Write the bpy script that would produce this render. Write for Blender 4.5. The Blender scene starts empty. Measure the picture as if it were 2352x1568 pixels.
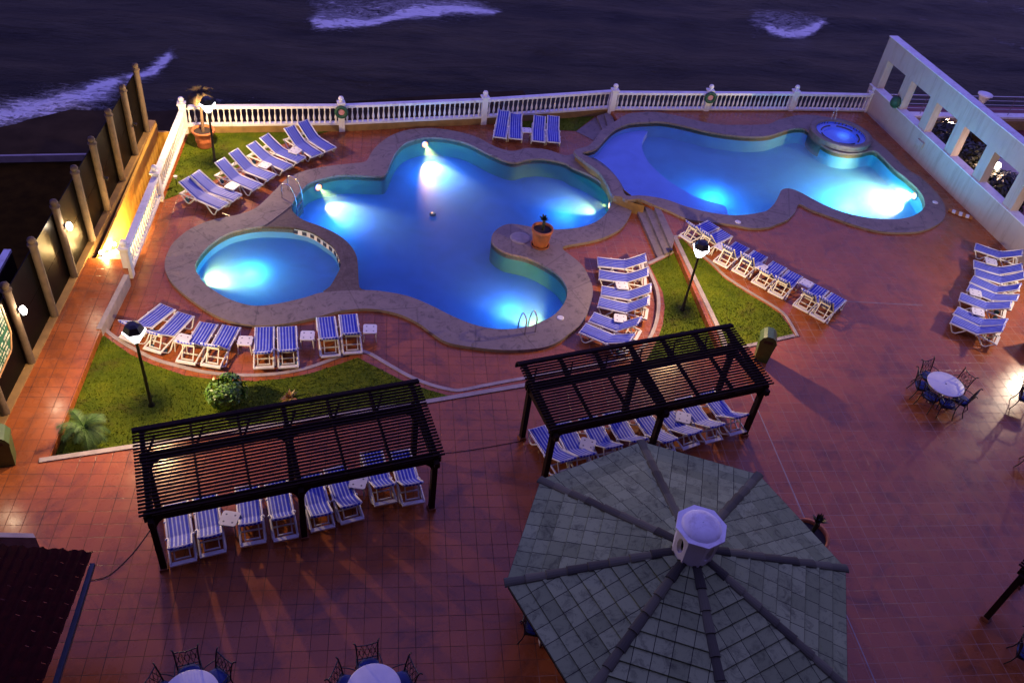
import bpy, math, random
from mathutils import Vector, Matrix, noise
from mathutils.geometry import tessellate_polygon
random.seed(7)
PI = math.pi
sc = bpy.context.scene
COL = sc.collection
H = 20.0          # camera height
T = 0.45          # upper terrace level
SEA = -3.5

# ---------------------------------------------------------------- camera
yaw, pitch, roll, FL = 0.18974065, 0.71834257, 0.14310014, 2001.04
cy, sy, cp, sp = math.cos(yaw), math.sin(yaw), math.cos(pitch), math.sin(pitch)
fwd = Vector((sy*cp, cy*cp, -sp)); right = Vector((cy, -sy, 0)); up = right.cross(fwd)
cr, sr = math.cos(roll), math.sin(roll)
RX = cr*right + sr*up; RU = -sr*right + cr*up
EYE = Vector((0, 0, H))
def ray(x, y):
    return RX*((x-1176)/FL) - RU*((y-784)/FL) + fwd
def P(x, y, z=0.0):
    d = ray(x, y); t = (z-H)/d.z
    return Vector((d.x*t, d.y*t, z))
def pix(w):
    v = Vector(w)-EYE; k = v.dot(fwd)
    return 1176+FL*v.dot(RX)/k, 784-FL*v.dot(RU)/k
def onplane(x, y, p0, n):
    d = ray(x, y); t = (Vector(p0)-EYE).dot(n)/d.dot(n)
    return EYE+d*t
cam = bpy.data.cameras.new('camera'); co = bpy.data.objects.new('camera', cam); COL.objects.link(co)
cam.sensor_width = 36; cam.lens = FL/2352*36; cam.clip_end = 6000; cam.clip_start = 0.1
m = Matrix((RX, RU, -fwd)).transposed().to_4x4(); m.translation = EYE
co.matrix_world = m; sc.camera = co

# ---------------------------------------------------------------- materials
def nt(name):
    mt = bpy.data.materials.new(name); mt.use_nodes = True
    n = mt.node_tree; b = n.nodes['Principled BSDF']
    return mt, n, b
def N(n, t, **k):
    x = n.nodes.new(t)
    for a, v in k.items():
        if a.startswith('i_'):
            x.inputs[a[2:].replace('_', ' ')].default_value = v
        else: setattr(x, a, v)
    return x
def ramp(n, fac, stops):
    r = n.nodes.new('ShaderNodeValToRGB'); e = r.color_ramp.elements
    while len(e) < len(stops): e.new(0.5)
    for i, (p, c) in enumerate(stops):
        e[i].position = p; e[i].color = c if len(c) == 4 else (*c, 1)
    n.links.new(fac, r.inputs['Fac']); return r.outputs['Color']
def mixc(n, fac, a, b, mode='MIX'):
    x = n.nodes.new('ShaderNodeMix'); x.data_type = 'RGBA'; x.blend_type = mode
    for sock, v in ((x.inputs[0], fac), (x.inputs[6], a), (x.inputs[7], b)):
        if isinstance(v, (int, float)): sock.default_value = v
        elif isinstance(v, tuple): sock.default_value = (*v, 1) if len(v) == 3 else v
        else: n.links.new(v, sock)
    return x.outputs[2]
def pos(n, obj=False):
    if obj: return n.nodes.new('ShaderNodeTexCoord').outputs['Object']
    return n.nodes.new('ShaderNodeNewGeometry').outputs['Position']
def nz(n, v, scale, detail=4, rough=.55, dist=0):
    x = N(n, 'ShaderNodeTexNoise'); x.inputs['Scale'].default_value = scale; x.inputs['Detail'].default_value = detail
    x.inputs['Roughness'].default_value = rough; x.inputs['Distortion'].default_value = dist
    n.links.new(v, x.inputs['Vector']); return x.outputs['Fac']
def bump(n, b, h, s, d=.02):
    x = N(n, 'ShaderNodeBump'); x.inputs['Strength'].default_value = s; x.inputs['Distance'].default_value = d
    n.links.new(h, x.inputs['Height']); n.links.new(x.outputs['Normal'], b.inputs['Normal'])
def simple(name, c, rough=.5, var=.25, scale=6, metal=0, bs=.15, spec=.5, obj=False):
    mt, n, b = nt(name); v = pos(n, obj)
    f = nz(n, v, scale, 5)
    c2 = tuple(x*(1-var) for x in c); c3 = tuple(min(1, x*(1+var*.5)) for x in c)
    n.links.new(ramp(n, f, [(.3, c2), (.7, c3)]), b.inputs['Base Color'])
    b.inputs['Roughness'].default_value = rough; b.inputs['Metallic'].default_value = metal
    b.inputs['Specular IOR Level'].default_value = spec
    if bs: bump(n, b, nz(n, v, scale*6, 3), bs, .01)
    return mt
def streaked(name, c, dark, scale=1.4):
    mt, n, b = nt(name); v = pos(n)
    mp = N(n, 'ShaderNodeMapping'); mp.inputs['Scale'].default_value = (3.2, 3.2, .35); n.links.new(v, mp.inputs['Vector'])
    st_ = ramp(n, nz(n, mp.outputs[0], 1.0, 7, .7, .3), [(.50, (0,)*3), (.72, (.75,)*3)])
    k = mixc(n, nz(n, v, scale, 6, .65), tuple(x*.82 for x in c), tuple(min(1, x*1.12) for x in c))
    k = mixc(n, st_, k, dark); n.links.new(k, b.inputs['Base Color']); b.inputs['Roughness'].default_value = .7
    bump(n, b, nz(n, v, 12, 5, .7), .25, .01); return mt
def emit(name, c, s):
    mt, n, b = nt(name)
    b.inputs['Base Color'].default_value = (*c, 1); b.inputs['Emission Color'].default_value = (*c, 1)
    b.inputs['Emission Strength'].default_value = s; return mt

def glow_glass(name, c, s_):
    mt, n, b = nt(name); n.nodes.remove(b); out = n.nodes['Material Output']
    tr = N(n, 'ShaderNodeBsdfTransparent'); tr.inputs['Color'].default_value = (.9, .9, .9, 1)
    em = N(n, 'ShaderNodeEmission'); em.inputs['Color'].default_value = (*c, 1); em.inputs['Strength'].default_value = s_
    ad = N(n, 'ShaderNodeAddShader'); n.links.new(tr.outputs[0], ad.inputs[0]); n.links.new(em.outputs[0], ad.inputs[1]); n.links.new(ad.outputs[0], out.inputs['Surface']); return mt
def tile_mat():
    mt, n, b = nt('terracotta_tile'); p = pos(n)
    gx = P(915.5, 1331, T).x; gy = P(300, 1397, T).y
    mp = N(n, 'ShaderNodeMapping'); mp.inputs['Location'].default_value = (-gx, -gy, 0); n.links.new(p, mp.inputs['Vector'])
    wv = mp.outputs['Vector']
    br = N(n, 'ShaderNodeTexBrick', offset=0.0, squash=1.0)
    n.links.new(wv, br.inputs['Vector'])
    for k, v in (('Scale', 1), ('Mortar Size', .0085), ('Mortar Smooth', .2), ('Bias', 0), ('Brick Width', .416), ('Row Height', .416)): br.inputs[k].default_value = v
    br.inputs['Color1'].default_value = (0, 0, 0, 1); br.inputs['Color2'].default_value = (1, 1, 1, 1)
    big = nz(n, p, .22, 3); mid = nz(n, p, 1.7, 5, .65); fine = nz(n, p, 38, 4, .7)
    c = mixc(n, br.outputs['Color'], (.30, .075, .014), (.38, .10, .023))
    c = mixc(n, mid, mixc(n, .5, c, (.12, .038, .018)), c)
    c = mixc(n, ramp(n, fine, [(.35, (0, 0, 0)), (.75, (.35, .35, .35))]), c, (.33, .10, .028))
    stain = ramp(n, nz(n, p, .55, 7, .75, 1.4), [(.50, (0, 0, 0)), (.70, (.7, .7, .7))])
    c = mixc(n, stain, c, (.07, .028, .018))
    # light grout in the east, darker broken grout in the west
    sx = N(n, 'ShaderNodeSeparateXYZ'); n.links.new(p, sx.inputs[0])
    mr = N(n, 'ShaderNodeMapRange'); n.links.new(sx.outputs['X'], mr.inputs['Value'])
    mr.inputs['From Min'].default_value = 1; mr.inputs['From Max'].default_value = 9
    ad = N(n, 'ShaderNodeMath', operation='ADD'); n.links.new(mr.outputs[0], ad.inputs[0])
    mm = N(n, 'ShaderNodeMath', operation='MULTIPLY_ADD'); n.links.new(nz(n, p, .55, 4, .7), mm.inputs[0]); mm.inputs[1].default_value = 2.4; mm.inputs[2].default_value = -1.15
    n.links.new(mm.outputs[0], ad.inputs[1])
    g = ramp(n, ad.outputs[0], [(.2, (.022, .009, .006)), (.5, (.17, .05, .02)), (.9, (.34, .20, .15))])
    gm = N(n, 'ShaderNodeMath', operation='MULTIPLY'); n.links.new(br.outputs['Fac'], gm.inputs[0]); n.links.new(ramp(n, nz(n, p, .75, 5, .75, .6), [(.38, (.40,)*3), (.6, (1,)*3)]), gm.inputs[1])
    n.links.new(mixc(n, gm.outputs[0], c, g), b.inputs['Base Color'])
    rr = ramp(n, mid, [(.3, (.20,)*3), (.75, (.38,)*3)]); rr2 = mixc(n, br.outputs['Fac'], rr, (.8, .8, .8)); n.links.new(rr2, b.inputs['Roughness']); b.inputs['Specular IOR Level'].default_value = .34
    inv = N(n, 'ShaderNodeMath', operation='MULTIPLY_ADD'); n.links.new(br.outputs['Fac'], inv.inputs[0]); inv.inputs[1].default_value = -1
    m2 = N(n, 'ShaderNodeMath', operation='MULTIPLY'); n.links.new(mid, m2.inputs[0]); m2.inputs[1].default_value = .55
    n.links.new(m2.outputs[0], inv.inputs[2])
    bump(n, b, inv.outputs[0], .35, .006)
    return mt
def stone_mat(name='coping_stone', base=(.215, .165, .135), dark=(.04, .033, .03)):
    mt, n, b = nt(name); p = pos(n)
    f = nz(n, p, 1.1, 7, .68, .6); g = nz(n, p, 7, 6, .7); h = nz(n, p, 2.6, 6, .75, 1.5)
    c = ramp(n, f, [(.25, tuple(x*.72 for x in base)), (.55, base), (.8, tuple(x*1.18 for x in base))])
    c = mixc(n, ramp(n, g, [(.35, (.0,)*3), (.75, (.35,)*3)]), c, (.25, .20, .17))
    c = mixc(n, ramp(n, h, [(.52, (0,)*3), (.66, (.68,)*3)]), c, dark)
    vo = N(n, 'ShaderNodeTexVoronoi', feature='DISTANCE_TO_EDGE'); vo.inputs['Scale'].default_value = .33; n.links.new(p, vo.inputs['Vector'])
    c = mixc(n, ramp(n, vo.outputs['Distance'], [(.0, (.45,)*3), (.010, (0,)*3)]), c, dark)
    n.links.new(c, b.inputs['Base Color']); b.inputs['Roughness'].default_value = .75
    bump(n, b, nz(n, p, 16, 6, .75), .55, .012); return mt
def grass_mat():
    mt, n, b = nt('lawn_grass'); p = pos(n)
    c = ramp(n, nz(n, p, 1.3, 6, .7), [(.3, (.075, .13, .004)), (.55, (.16, .215, .006)), (.8, (.28, .29, .012))])
    c = mixc(n, ramp(n, nz(n, p, .7, 6, .75, 1), [(.54, (0,)*3), (.70, (.7,)*3)]), c, (.13, .085, .02))
    c2 = ramp(n, nz(n, p, 34, 5, .8), [(.3, (.35,)*3), (.75, (1,)*3)])
    n.links.new(mixc(n, 1.0, c, c2, 'MULTIPLY'), b.inputs['Base Color']); b.inputs['Roughness'].default_value = .85
    b.inputs['Specular IOR Level'].default_value = .15
    bump(n, b, nz(n, p, 60, 4, .8), .9, .04); return mt
def leaf_mat(name, a, bcol, rough=.45, tr=.15):
    mt, n, b = nt(name); oi = N(n, 'ShaderNodeNewGeometry')
    n.links.new(mixc(n, oi.outputs['Random Per Island'], a, bcol), b.inputs['Base Color'])
    b.inputs['Roughness'].default_value = rough; return mt
def fabric_mat():
    mt, n, b = nt('striped_sling'); tc = pos(n, True)
    s = N(n, 'ShaderNodeSeparateXYZ'); n.links.new(tc, s.inputs[0])
    a = N(n, 'ShaderNodeMath', operation='MULTIPLY_ADD'); n.links.new(s.outputs['Y'], a.inputs[0]); a.inputs[1].default_value = 1/.098; a.inputs[2].default_value = 10.25
    f = N(n, 'ShaderNodeMath', operation='FRACT'); n.links.new(a.outputs[0], f.inputs[0])
    c = ramp(n, f.outputs[0], [(0, (.004, .022, .42)), (.60, (.004, .022, .42)), (.66, (.32, .36, .60)), (.94, (.34, .38, .60)), (1, (.004, .022, .42))])
    c = mixc(n, 1.0, c, ramp(n, nz(n, tc, 5, 4), [(.3, (.72,)*3), (.7, (1,)*3)]), 'MULTIPLY')
    n.links.new(c, b.inputs['Base Color']); b.inputs['Roughness'].default_value = .7
    bump(n, b, nz(n, tc, 9, 3), .3, .01); return mt
def slate_mat():
    mt, n, b = nt('grey_roof_tile'); tc = N(n, 'ShaderNodeUVMap').outputs[0]; p = pos(n)
    br = N(n, 'ShaderNodeTexBrick', offset=0.0, squash=1.0); n.links.new(tc, br.inputs['Vector'])
    for k, v in (('Scale', 1), ('Mortar Size', .009), ('Mortar Smooth', .3), ('Bias', 0), ('Brick Width', .40), ('Row Height', .40)): br.inputs[k].default_value = v
    br.inputs['Color1'].default_value = (0, 0, 0, 1); br.inputs['Color2'].default_value = (1, 1, 1, 1)
    c = mixc(n, br.outputs['Color'], (.20, .24, .095), (.31, .365, .15))
    c = mixc(n, ramp(n, nz(n, p, 3.2, 8, .8, .8), [(.50, (0,)*3), (.66, (.75,)*3)]), c, (.05, .056, .03))
    c = mixc(n, br.outputs['Fac'], c, (.014, .014, .013))
    n.links.new(c, b.inputs['Base Color']); b.inputs['Roughness'].default_value = .8; b.inputs['Specular IOR Level'].default_value = .15
    inv = N(n, 'ShaderNodeMath', operation='MULTIPLY'); n.links.new(br.outputs['Fac'], inv.inputs[0]); inv.inputs[1].default_value = -1
    bump(n, b, inv.outputs[0], .5, .015); return mt
def water_mat(name, tint):
    mt, n, b = nt(name); n.nodes.remove(b); out = n.nodes['Material Output']; p = pos(n)
    tr = N(n, 'ShaderNodeBsdfTransparent'); tr.inputs['Color'].default_value = (*tint, 1)
    gl = N(n, 'ShaderNodeBsdfGlossy'); gl.inputs['Roughness'].default_value = .08
    fr = N(n, 'ShaderNodeFresnel'); fr.inputs['IOR'].default_value = 1.24
    bp = N(n, 'ShaderNodeBump'); bp.inputs['Strength'].default_value = .25; bp.inputs['Distance'].default_value = .02
    n.links.new(nz(n, p, 3.2, 4, .6, .5), bp.inputs['Height'])
    n.links.new(bp.outputs[0], gl.inputs['Normal']); n.links.new(bp.outputs[0], fr.inputs['Normal'])
    mx = N(n, 'ShaderNodeMixShader'); n.links.new(fr.outputs[0], mx.inputs[0]); n.links.new(tr.outputs[0], mx.inputs[1]); n.links.new(gl.outputs[0], mx.inputs[2])
    n.links.new(mx.outputs[0], out.inputs['Surface'])
    if name == 'pool_water': watervol(n, out)
    return mt
def watervol(n, out):
    vs_ = N(n, 'ShaderNodeVolumeScatter'); vs_.inputs['Color'].default_value = (.14, .45, 1, 1); vs_.inputs['Density'].default_value = .24; vs_.inputs['Anisotropy'].default_value = .45
    va_ = N(n, 'ShaderNodeVolumeAbsorption'); va_.inputs['Color'].default_value = (.3, .75, 1, 1); va_.inputs['Density'].default_value = .08
    ad_ = N(n, 'ShaderNodeAddShader'); n.links.new(vs_.outputs[0], ad_.inputs[0]); n.links.new(va_.outputs[0], ad_.inputs[1]); n.links.new(ad_.outputs[0], out.inputs['Volume'])
def waterside_mat():
    mt, n, b = nt('pool_water_body'); n.nodes.remove(b); out = n.nodes['Material Output']
    tr = N(n, 'ShaderNodeBsdfTransparent'); n.links.new(tr.outputs[0], out.inputs['Surface']); watervol(n, out); return mt
def liner_mat(name, c):
    mt, n, b = nt(name); p = pos(n)
    f = nz(n, p, .8, 5, .6, 1.0)
    c1 = ramp(n, f, [(.3, tuple(x*.85 for x in c)), (.7, tuple(min(1, x*1.08) for x in c))])
    n.links.new(c1, b.inputs['Base Color']); b.inputs['Roughness'].default_value = .5
    return mt
def sea_mat():
    mt, n, b = nt('dusk_sea'); p = pos(n)
    at = N(n, 'ShaderNodeAttribute', attribute_name='foam')
    sx = N(n, 'ShaderNodeSeparateXYZ'); n.links.new(at.outputs['Color'], sx.inputs[0])
    mp = N(n, 'ShaderNodeMapping'); mp.inputs['Rotation'].default_value = (0, 0, .15); mp.inputs['Scale'].default_value = (.55, 1.5, 1); n.links.new(p, mp.inputs['Vector'])
    lace = nz(n, mp.outputs[0], 1.5, 8, .72, 1.6)
    lc2 = nz(n, mp.outputs[0], 4.5, 8, .75, 2.0)
    la = N(n, 'ShaderNodeMath', operation='ADD'); n.links.new(lace, la.inputs[0]); n.links.new(lc2, la.inputs[1])
    lb = N(n, 'ShaderNodeMath', operation='MULTIPLY_ADD'); n.links.new(la.outputs[0], lb.inputs[0]); lb.inputs[1].default_value = 2.0; lb.inputs[2].default_value = -2.0
    rid = N(n, 'ShaderNodeMath', operation='MULTIPLY_ADD'); n.links.new(sx.outputs[0], rid.inputs[0]); rid.inputs[1].default_value = 1.25; n.links.new(lb.outputs[0], rid.inputs[2])
    f = ramp(n, rid.outputs[0], [(.38, (0,)*3), (.95, (1,)*3)])
    bc = ramp(n, nz(n, mp.outputs[0], .22, 8, .7), [(.35, (.012, .009, .004)), (.65, (.040, .032, .014))])
    mq = N(n, 'ShaderNodeMapping'); mq.inputs['Rotation'].default_value = (0, 0, -.12); mq.inputs['Scale'].default_value = (.04, .30, 1); n.links.new(p, mq.inputs['Vector'])
    bc = mixc(n, 1.0, bc, ramp(n, nz(n, mq.outputs[0], 1.0, 6, .65, .8), [(.36, (.25,)*3), (.62, (1.5,)*3)]), 'MULTIPLY')
    n.links.new(mixc(n, f, bc, (.75, .73, .70)), b.inputs['Base Color'])
    n.links.new(mixc(n, f, (.34,)*3, (.9,)*3), b.inputs['Roughness'])
    b.inputs['IOR'].default_value = 1.33; b.inputs['Specular IOR Level'].default_value = .22
    h = N(n, 'ShaderNodeMath', operation='MULTIPLY_ADD'); n.links.new(nz(n, mp.outputs[0], .9, 8, .7), h.inputs[0]); h.inputs[1].default_value = 1.0
    n.links.new(f, h.inputs[2]); bump(n, b, h.outputs[0], 1.0, .40)
    return mt
M = {}
M['tile'] = tile_mat(); M['stone'] = stone_mat(); M['divider'] = stone_mat('divider_stone', (.085, .052, .038), (.05, .03, .024))
M['grass'] = grass_mat(); M['fabric'] = fabric_mat(); M['slate'] = slate_mat(); M['sea'] = sea_mat()
M['kerb'] = simple('kerb_concrete', (.33, .27, .235), .7, .25, 3)
M['plastic'] = simple('white_plastic', (.64, .62, .58), .38, .1, 3, bs=0)
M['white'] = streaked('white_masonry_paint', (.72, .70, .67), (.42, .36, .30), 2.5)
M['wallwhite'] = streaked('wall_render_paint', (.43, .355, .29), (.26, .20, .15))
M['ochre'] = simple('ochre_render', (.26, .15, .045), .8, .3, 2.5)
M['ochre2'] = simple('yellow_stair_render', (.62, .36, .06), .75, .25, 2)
M['wood'] = simple('dark_stained_timber', (.021, .0085, .005), .7, .5, 9, spec=.12)
M['iron'] = simple('wrought_iron', (.012, .009, .008), .45, .3, 10, bs=0)
M['cushion'] = simple('navy_cushion', (.012, .03, .16), .8, .3, 6)
M['black'] = simple('black_metal', (.012, .010, .009), .4, .3, 8, bs=0)
M['steel'] = simple('stainless_steel', (.55, .52, .5), .25, .1, 8, metal=1, bs=0)
M['terra'] = simple('terracotta_pot', (.42, .12, .035), .7, .3, 5)
M['soil'] = simple('potting_soil', (.03, .018, .012), .95, .4, 20)
M['concrete'] = simple('tan_concrete_post', (.085, .056, .035), .85, .3, 5, bs=.4)
M['panel'] = simple('dark_fence_panel', (.004, .003, .0026), .34, .3, .8, bs=0, spec=.04)
M['redroof'] = simple('dark_red_roof_tile', (.035, .003, .002), .8, .4, 5, spec=.08)
M['green'] = simple('green_bin_plastic', (.045, .085, .02), .4, .3, 5, bs=0)
M['teal'] = simple('teal_plastic', (.01, .10, .19), .5, .2, 5, bs=0)
M['ring'] = simple('green_life_ring', (.012, .07, .03), .6, .3, 6)
M['ringc'] = simple('pink_ring_centre', (.5, .22, .22), .6, .3, 30)
M['sand'] = simple('damp_sand', (.040, .026, .012), .9, .35, .8, bs=.3, spec=.05)
M['brown'] = simple('brown_neighbour_lawn', (.036, .018, .002), .95, .4, 2, bs=.5, spec=.03)
M['redfloor'] = simple('dark_red_floor_paint', (.13, .012, .014), .6, .2, 2)
M['trunk'] = simple('palm_trunk', (.12, .07, .04), .9, .4, 20)
M['cap'] = simple('grey_hip_tile', (.11, .095, .048), .8, .5, 4, bs=.4)
M['cap'] = leaf_mat('grey_hip_tile', (.035, .034, .018), (.125, .125, .06), .9); M['leaf'] = leaf_mat('bush_leaf', (.02, .07, .006), (.09, .20, .015))
M['frond'] = leaf_mat('palm_frond', (.015, .05, .004), (.05, .12, .01), .7)
M['dryfrond'] = leaf_mat('dry_frond', (.035, .010, .004), (.05, .04, .008), .8)
M['darkleaf'] = leaf_mat('dark_leaf', (.006, .010, .004), (.025, .028, .008))
M['orange'] = leaf_mat('orange_leaf', (.35, .12, .02), (.20, .16, .02))
M['water'] = water_mat('pool_water', (.93, .97, 1)); M['spawater'] = water_mat('spa_water', (.9, .95, 1)); M['waterbody'] = waterside_mat()
M['liner_a'] = liner_mat('main_pool_liner', (.07, .32, .92)); M['liner_b'] = liner_mat('right_pool_liner', (.08, .46, .97))
M['liner_c'] = liner_mat('shallow_liner', (.22, .40, 1.0)); M['liner_k'] = liner_mat('kiddie_liner', (.09, .38, .80))
M['liner_w'] = liner_mat('pool_wall_liner', (.04, .26, .26))  # teal cast of the falling light put into the wall colour
M['lamp'] = glow_glass('lamp_glass', (.95, .93, 1), 1.6)
M['sconce'] = glow_glass('sconce_glass', (1, .93, .85), 3)
M['stairlamp'] = glow_glass('stair_bulb', (1, .9, .6), 6)
M['poolamp'] = emit('pool_lens', (1, .55, .22), 1.1); M['poolhalo'] = emit('pool_lens_halo', (1, .24, .03), .5)  # second one glows to imitate the orange halo round the lens
M['farlamp'] = emit('far_lamp', (1, .85, .7), 6)
M['signgreen'] = simple('green_sign_face', (.004, .08, .04), .5, .1, 4, bs=0)
M['signframe'] = simple('sign_frame_wood', (.40, .22, .10), .6, .3, 12)
M['lettering'] = simple('cream_lettering', (.7, .68, .55), .6, .05, 4, bs=0)
M['bandtile'] = simple('waterline_band', (.10, .12, .09), .5, .6, 22, bs=0)
M['hotel'] = simple('hotel_render', (.07, .055, .045), .8, .15, .6)
M['glass'] = simple('dark_window_glass', (.02, .02, .03), .1, .1, 2, bs=0)
M['orangestripe'] = simple('orange_board_paint', (.45, .16, .02), .6, .2, 8)
M['gutter'] = simple('blue_grey_gutter', (.04, .045, .05), .6, .2, 6, bs=0)

def spot(loc, tgt, e, col, size, rad=.05, blend=.8):
    l = bpy.data.lights.new('pool_spot', 'SPOT'); l.energy = e; l.color = col; l.spot_size = size; l.spot_blend = blend; l.shadow_soft_size = rad
    o_ = bpy.data.objects.new('pool_spot', l); COL.objects.link(o_); o_.location = loc
    o_.rotation_euler = (Vector(tgt)-Vector(loc)).to_track_quat('-Z', 'Y').to_euler(); return o_
def point(loc, e, col, rad=.1):
    l = bpy.data.lights.new('glow', 'POINT'); l.energy = e; l.color = col; l.shadow_soft_size = rad
    o_ = bpy.data.objects.new('glow', l); COL.objects.link(o_); o_.location = loc; return o_

# ---------------------------------------------------------------- mesh helper
class MB:
    def __init__(s): s.v = []; s.f = []; s.m = []; s.sm = []; s.uv = {}
    def add(s, vs, fs, mi=0, smooth=False, X=None):
        o = len(s.v)
        for q in vs:
            q = Vector(q); s.v.append(X @ q if X is not None else q)
        for fc in fs: s.f.append([o+i for i in fc]); s.m.append(mi); s.sm.append(smooth)
        return s
    def box(s, c, d, mi=0, rz=0, X=None, bev=0):
        c = Vector(c); hx, hy, hz = d[0]/2, d[1]/2, d[2]/2
        R = Matrix.Rotation(rz, 3, 'Z')
        vs = [c+R @ Vector((x*hx, y*hy, z*hz)) for x in (-1, 1) for y in (-1, 1) for z in (-1, 1)]
        return s.add(vs, [(0, 1, 3, 2), (4, 6, 7, 5), (0, 4, 5, 1), (2, 3, 7, 6), (0, 2, 6, 4), (1, 5, 7, 3)], mi, False, X)
    def bar(s, a, b, w, h, mi=0, X=None, up=(0, 0, 1)):
        a = Vector(a); b = Vector(b); d = (b-a).normalized(); u = Vector(up)
        if abs(d.dot(u)) > .98: u = Vector((1, 0, 0))
        sd = d.cross(u).normalized(); uu = sd.cross(d)
        vs = [p+sd*(w/2*i)+uu*(h/2*j) for p in (a, b) for i, j in ((-1, -1), (1, -1), (1, 1), (-1, 1))]
        return s.add(vs, [(3, 2, 1, 0), (4, 5, 6, 7), (0, 1, 5, 4), (1, 2, 6, 5), (2, 3, 7, 6), (3, 0, 4, 7)], mi, False, X)
    def tube(s, pts, r, n=8, mi=0, X=None, close=False):
        pts = [Vector(p) for p in pts]; rs = r if isinstance(r, (list, tuple)) else [r]*len(pts)
        vs = []; L = len(pts); pv = None
        for i, p in enumerate(pts):
            if close: d = (pts[(i+1) % L]-pts[i-1])
            else: d = pts[min(i+1, L-1)]-pts[max(i-1, 0)]
            d.normalize()
            if pv is None:
                u = Vector((0, 0, 1)) if abs(d.z) < .9 else Vector((1, 0, 0)); a = d.cross(u).normalized()
            else:
                a = (pv-d*pv.dot(d)).normalized()
            pv = a; b = d.cross(a)
            for k in range(n):
                t = 2*PI*k/n; vs.append(p+(a*math.cos(t)+b*math.sin(t))*rs[i])
        fs = []
        for i in range(L if close else L-1):
            j = (i+1) % L
            for k in range(n): fs.append((i*n+k, i*n+(k+1) % n, j*n+(k+1) % n, j*n+k))
        s.add(vs, fs, mi, True, X)
        if not close: s.add([vs[k] for k in range(n)], [tuple(range(n))[::-1]], mi, False, X); s.add(vs[-n:], [tuple(range(n))], mi, False, X)
        return s
    def lathe(s, prof, n=16, c=(0, 0, 0), mi=0, X=None, smooth=True, cap=True, rot=0):
        c = Vector(c); vs = []
        for r, z in prof:
            for k in range(n):
                t = rot+2*PI*k/n; vs.append(c+Vector((r*math.cos(t), r*math.sin(t), z)))
        fs = [(i*n+k, i*n+(k+1) % n, (i+1)*n+(k+1) % n, (i+1)*n+k) for i in range(len(prof)-1) for k in range(n)]
        s.add(vs, fs, mi, smooth, X)
        if cap:
            s.add(vs[:n], [tuple(range(n))[::-1]], mi, False, X); s.add(vs[-n:], [tuple(range(n))], mi, False, X)
        return s
    def ball(s, c, r, n=12, mi=0, X=None, sz=1):
        return s.lathe([(max(.001, r*math.sin(PI*i/8)), -r*sz*math.cos(PI*i/8)) for i in range(9)], n, c, mi, X, cap=False)
    def poly(s, loops, z=None, mi=0):
        """flat polygon with holes (first loop outer)"""
        L = [[Vector((p[0], p[1], p[2] if z is None else z)) for p in lp] for lp in loops]
        flat = [p for lp in L for p in lp]
        tris = tessellate_polygon([[Vector((p.x, p.y, 0)) for p in lp] for lp in L])
        fs = []
        for t in tris:
            a, b, c = (flat[i] for i in t)
            cr_ = (b-a).cross(c-a).z
            if abs(cr_) < 1e-9: continue
            fs.append(tuple(t) if cr_ > 0 else tuple(reversed(t)))
        return s.add(flat, fs, mi)
    def skirt(s, loop, z0, z1, mi=0, smooth=False):
        n = len(loop); vs = [Vector((p[0], p[1], z0)) for p in loop]+[Vector((p[0], p[1], z1)) for p in loop]
        return s.add(vs, [(i, (i+1) % n, n+(i+1) % n, n+i) for i in range(n)], mi, smooth)
    def build(s, name, mats, parent=None, loc=None, rz=0):
        me = bpy.data.meshes.new(name); me.from_pydata([tuple(v) for v in s.v], [], s.f)
        if not isinstance(mats, (list, tuple)): mats = [mats]
        for x in mats: me.materials.append(M[x] if isinstance(x, str) else x)
        me.polygons.foreach_set('material_index', s.m); me.polygons.foreach_set('use_smooth', s.sm); me.update()
        o = bpy.data.objects.new(name, me); COL.objects.link(o)
        if parent: o.parent = parent
        if loc is not None: o.location = loc; o.rotation_euler = (0, 0, rz)
        return o
def tag(o, label=None, cat=None, group=None, kind=None):
    if label: o['label'] = label
    if cat: o['category'] = cat
    if group: o['group'] = group
    if kind: o['kind'] = kind
    return o
def empty(name, loc=(0, 0, 0), rz=0):
    o = bpy.data.objects.new(name, None); COL.objects.link(o); o.location = loc; o.rotation_euler = (0, 0, rz)
    o.empty_display_size = .2; return o
def dup(o, parent=None):
    c = o.copy(); COL.objects.link(c)
    if parent: c.parent = parent
    for ch in list(o.children): dup(ch, c)
    return c
def VL(pts, z): return [P(x, y, z) for x, y in pts]
def smooth(pts, k=4, closed=True):
    n = len(pts); out = []
    rng = range(n) if closed else range(n-1)
    for i in rng:
        if closed: a, b, c, d = pts[i-1], pts[i], pts[(i+1) % n], pts[(i+2) % n]
        else: a, b, c, d = pts[max(i-1, 0)], pts[i], pts[i+1], pts[min(i+2, n-1)]
        for j in range(k):
            t = j/k
            out.append(.5*((2*b)+(c-a)*t+(2*a-5*b+4*c-d)*t*t+(3*b-a-3*c+d)*t**3))
    if not closed: out.append(pts[-1])
    return out
def offset_path(pts, w):
    out = []
    for i, p in enumerate(pts):
        d = pts[min(i+1, len(pts)-1)]-pts[max(i-1, 0)]; d.z = 0; d.normalize()
        out.append(p+Vector((-d.y, d.x, 0))*w)
    return out
def kerb(name, pts, w, z0, z1, mat='kerb', parent=None):
    """solid strip along a path, right edge on the path"""
    b = MB(); q = offset_path(pts, w); n = len(pts)
    vs = [Vector((p.x, p.y, z)) for z in (z0, z1) for p in pts]+[Vector((p.x, p.y, z)) for z in (z0, z1) for p in q]
    fs = []
    for i in range(n-1):
        fs += [(n+i, n+i+1, 3*n+i+1, 3*n+i), (i, i+1, n+i+1, n+i), (2*n+i+1, 2*n+i, 3*n+i, 3*n+i+1)]
    fs += [(0, n, 3*n, 2*n), (n-1, 3*n-1, 4*n-1, 2*n-1)]
    b.add(vs, fs); o = b.build(name, mat, parent)
    return o
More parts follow.
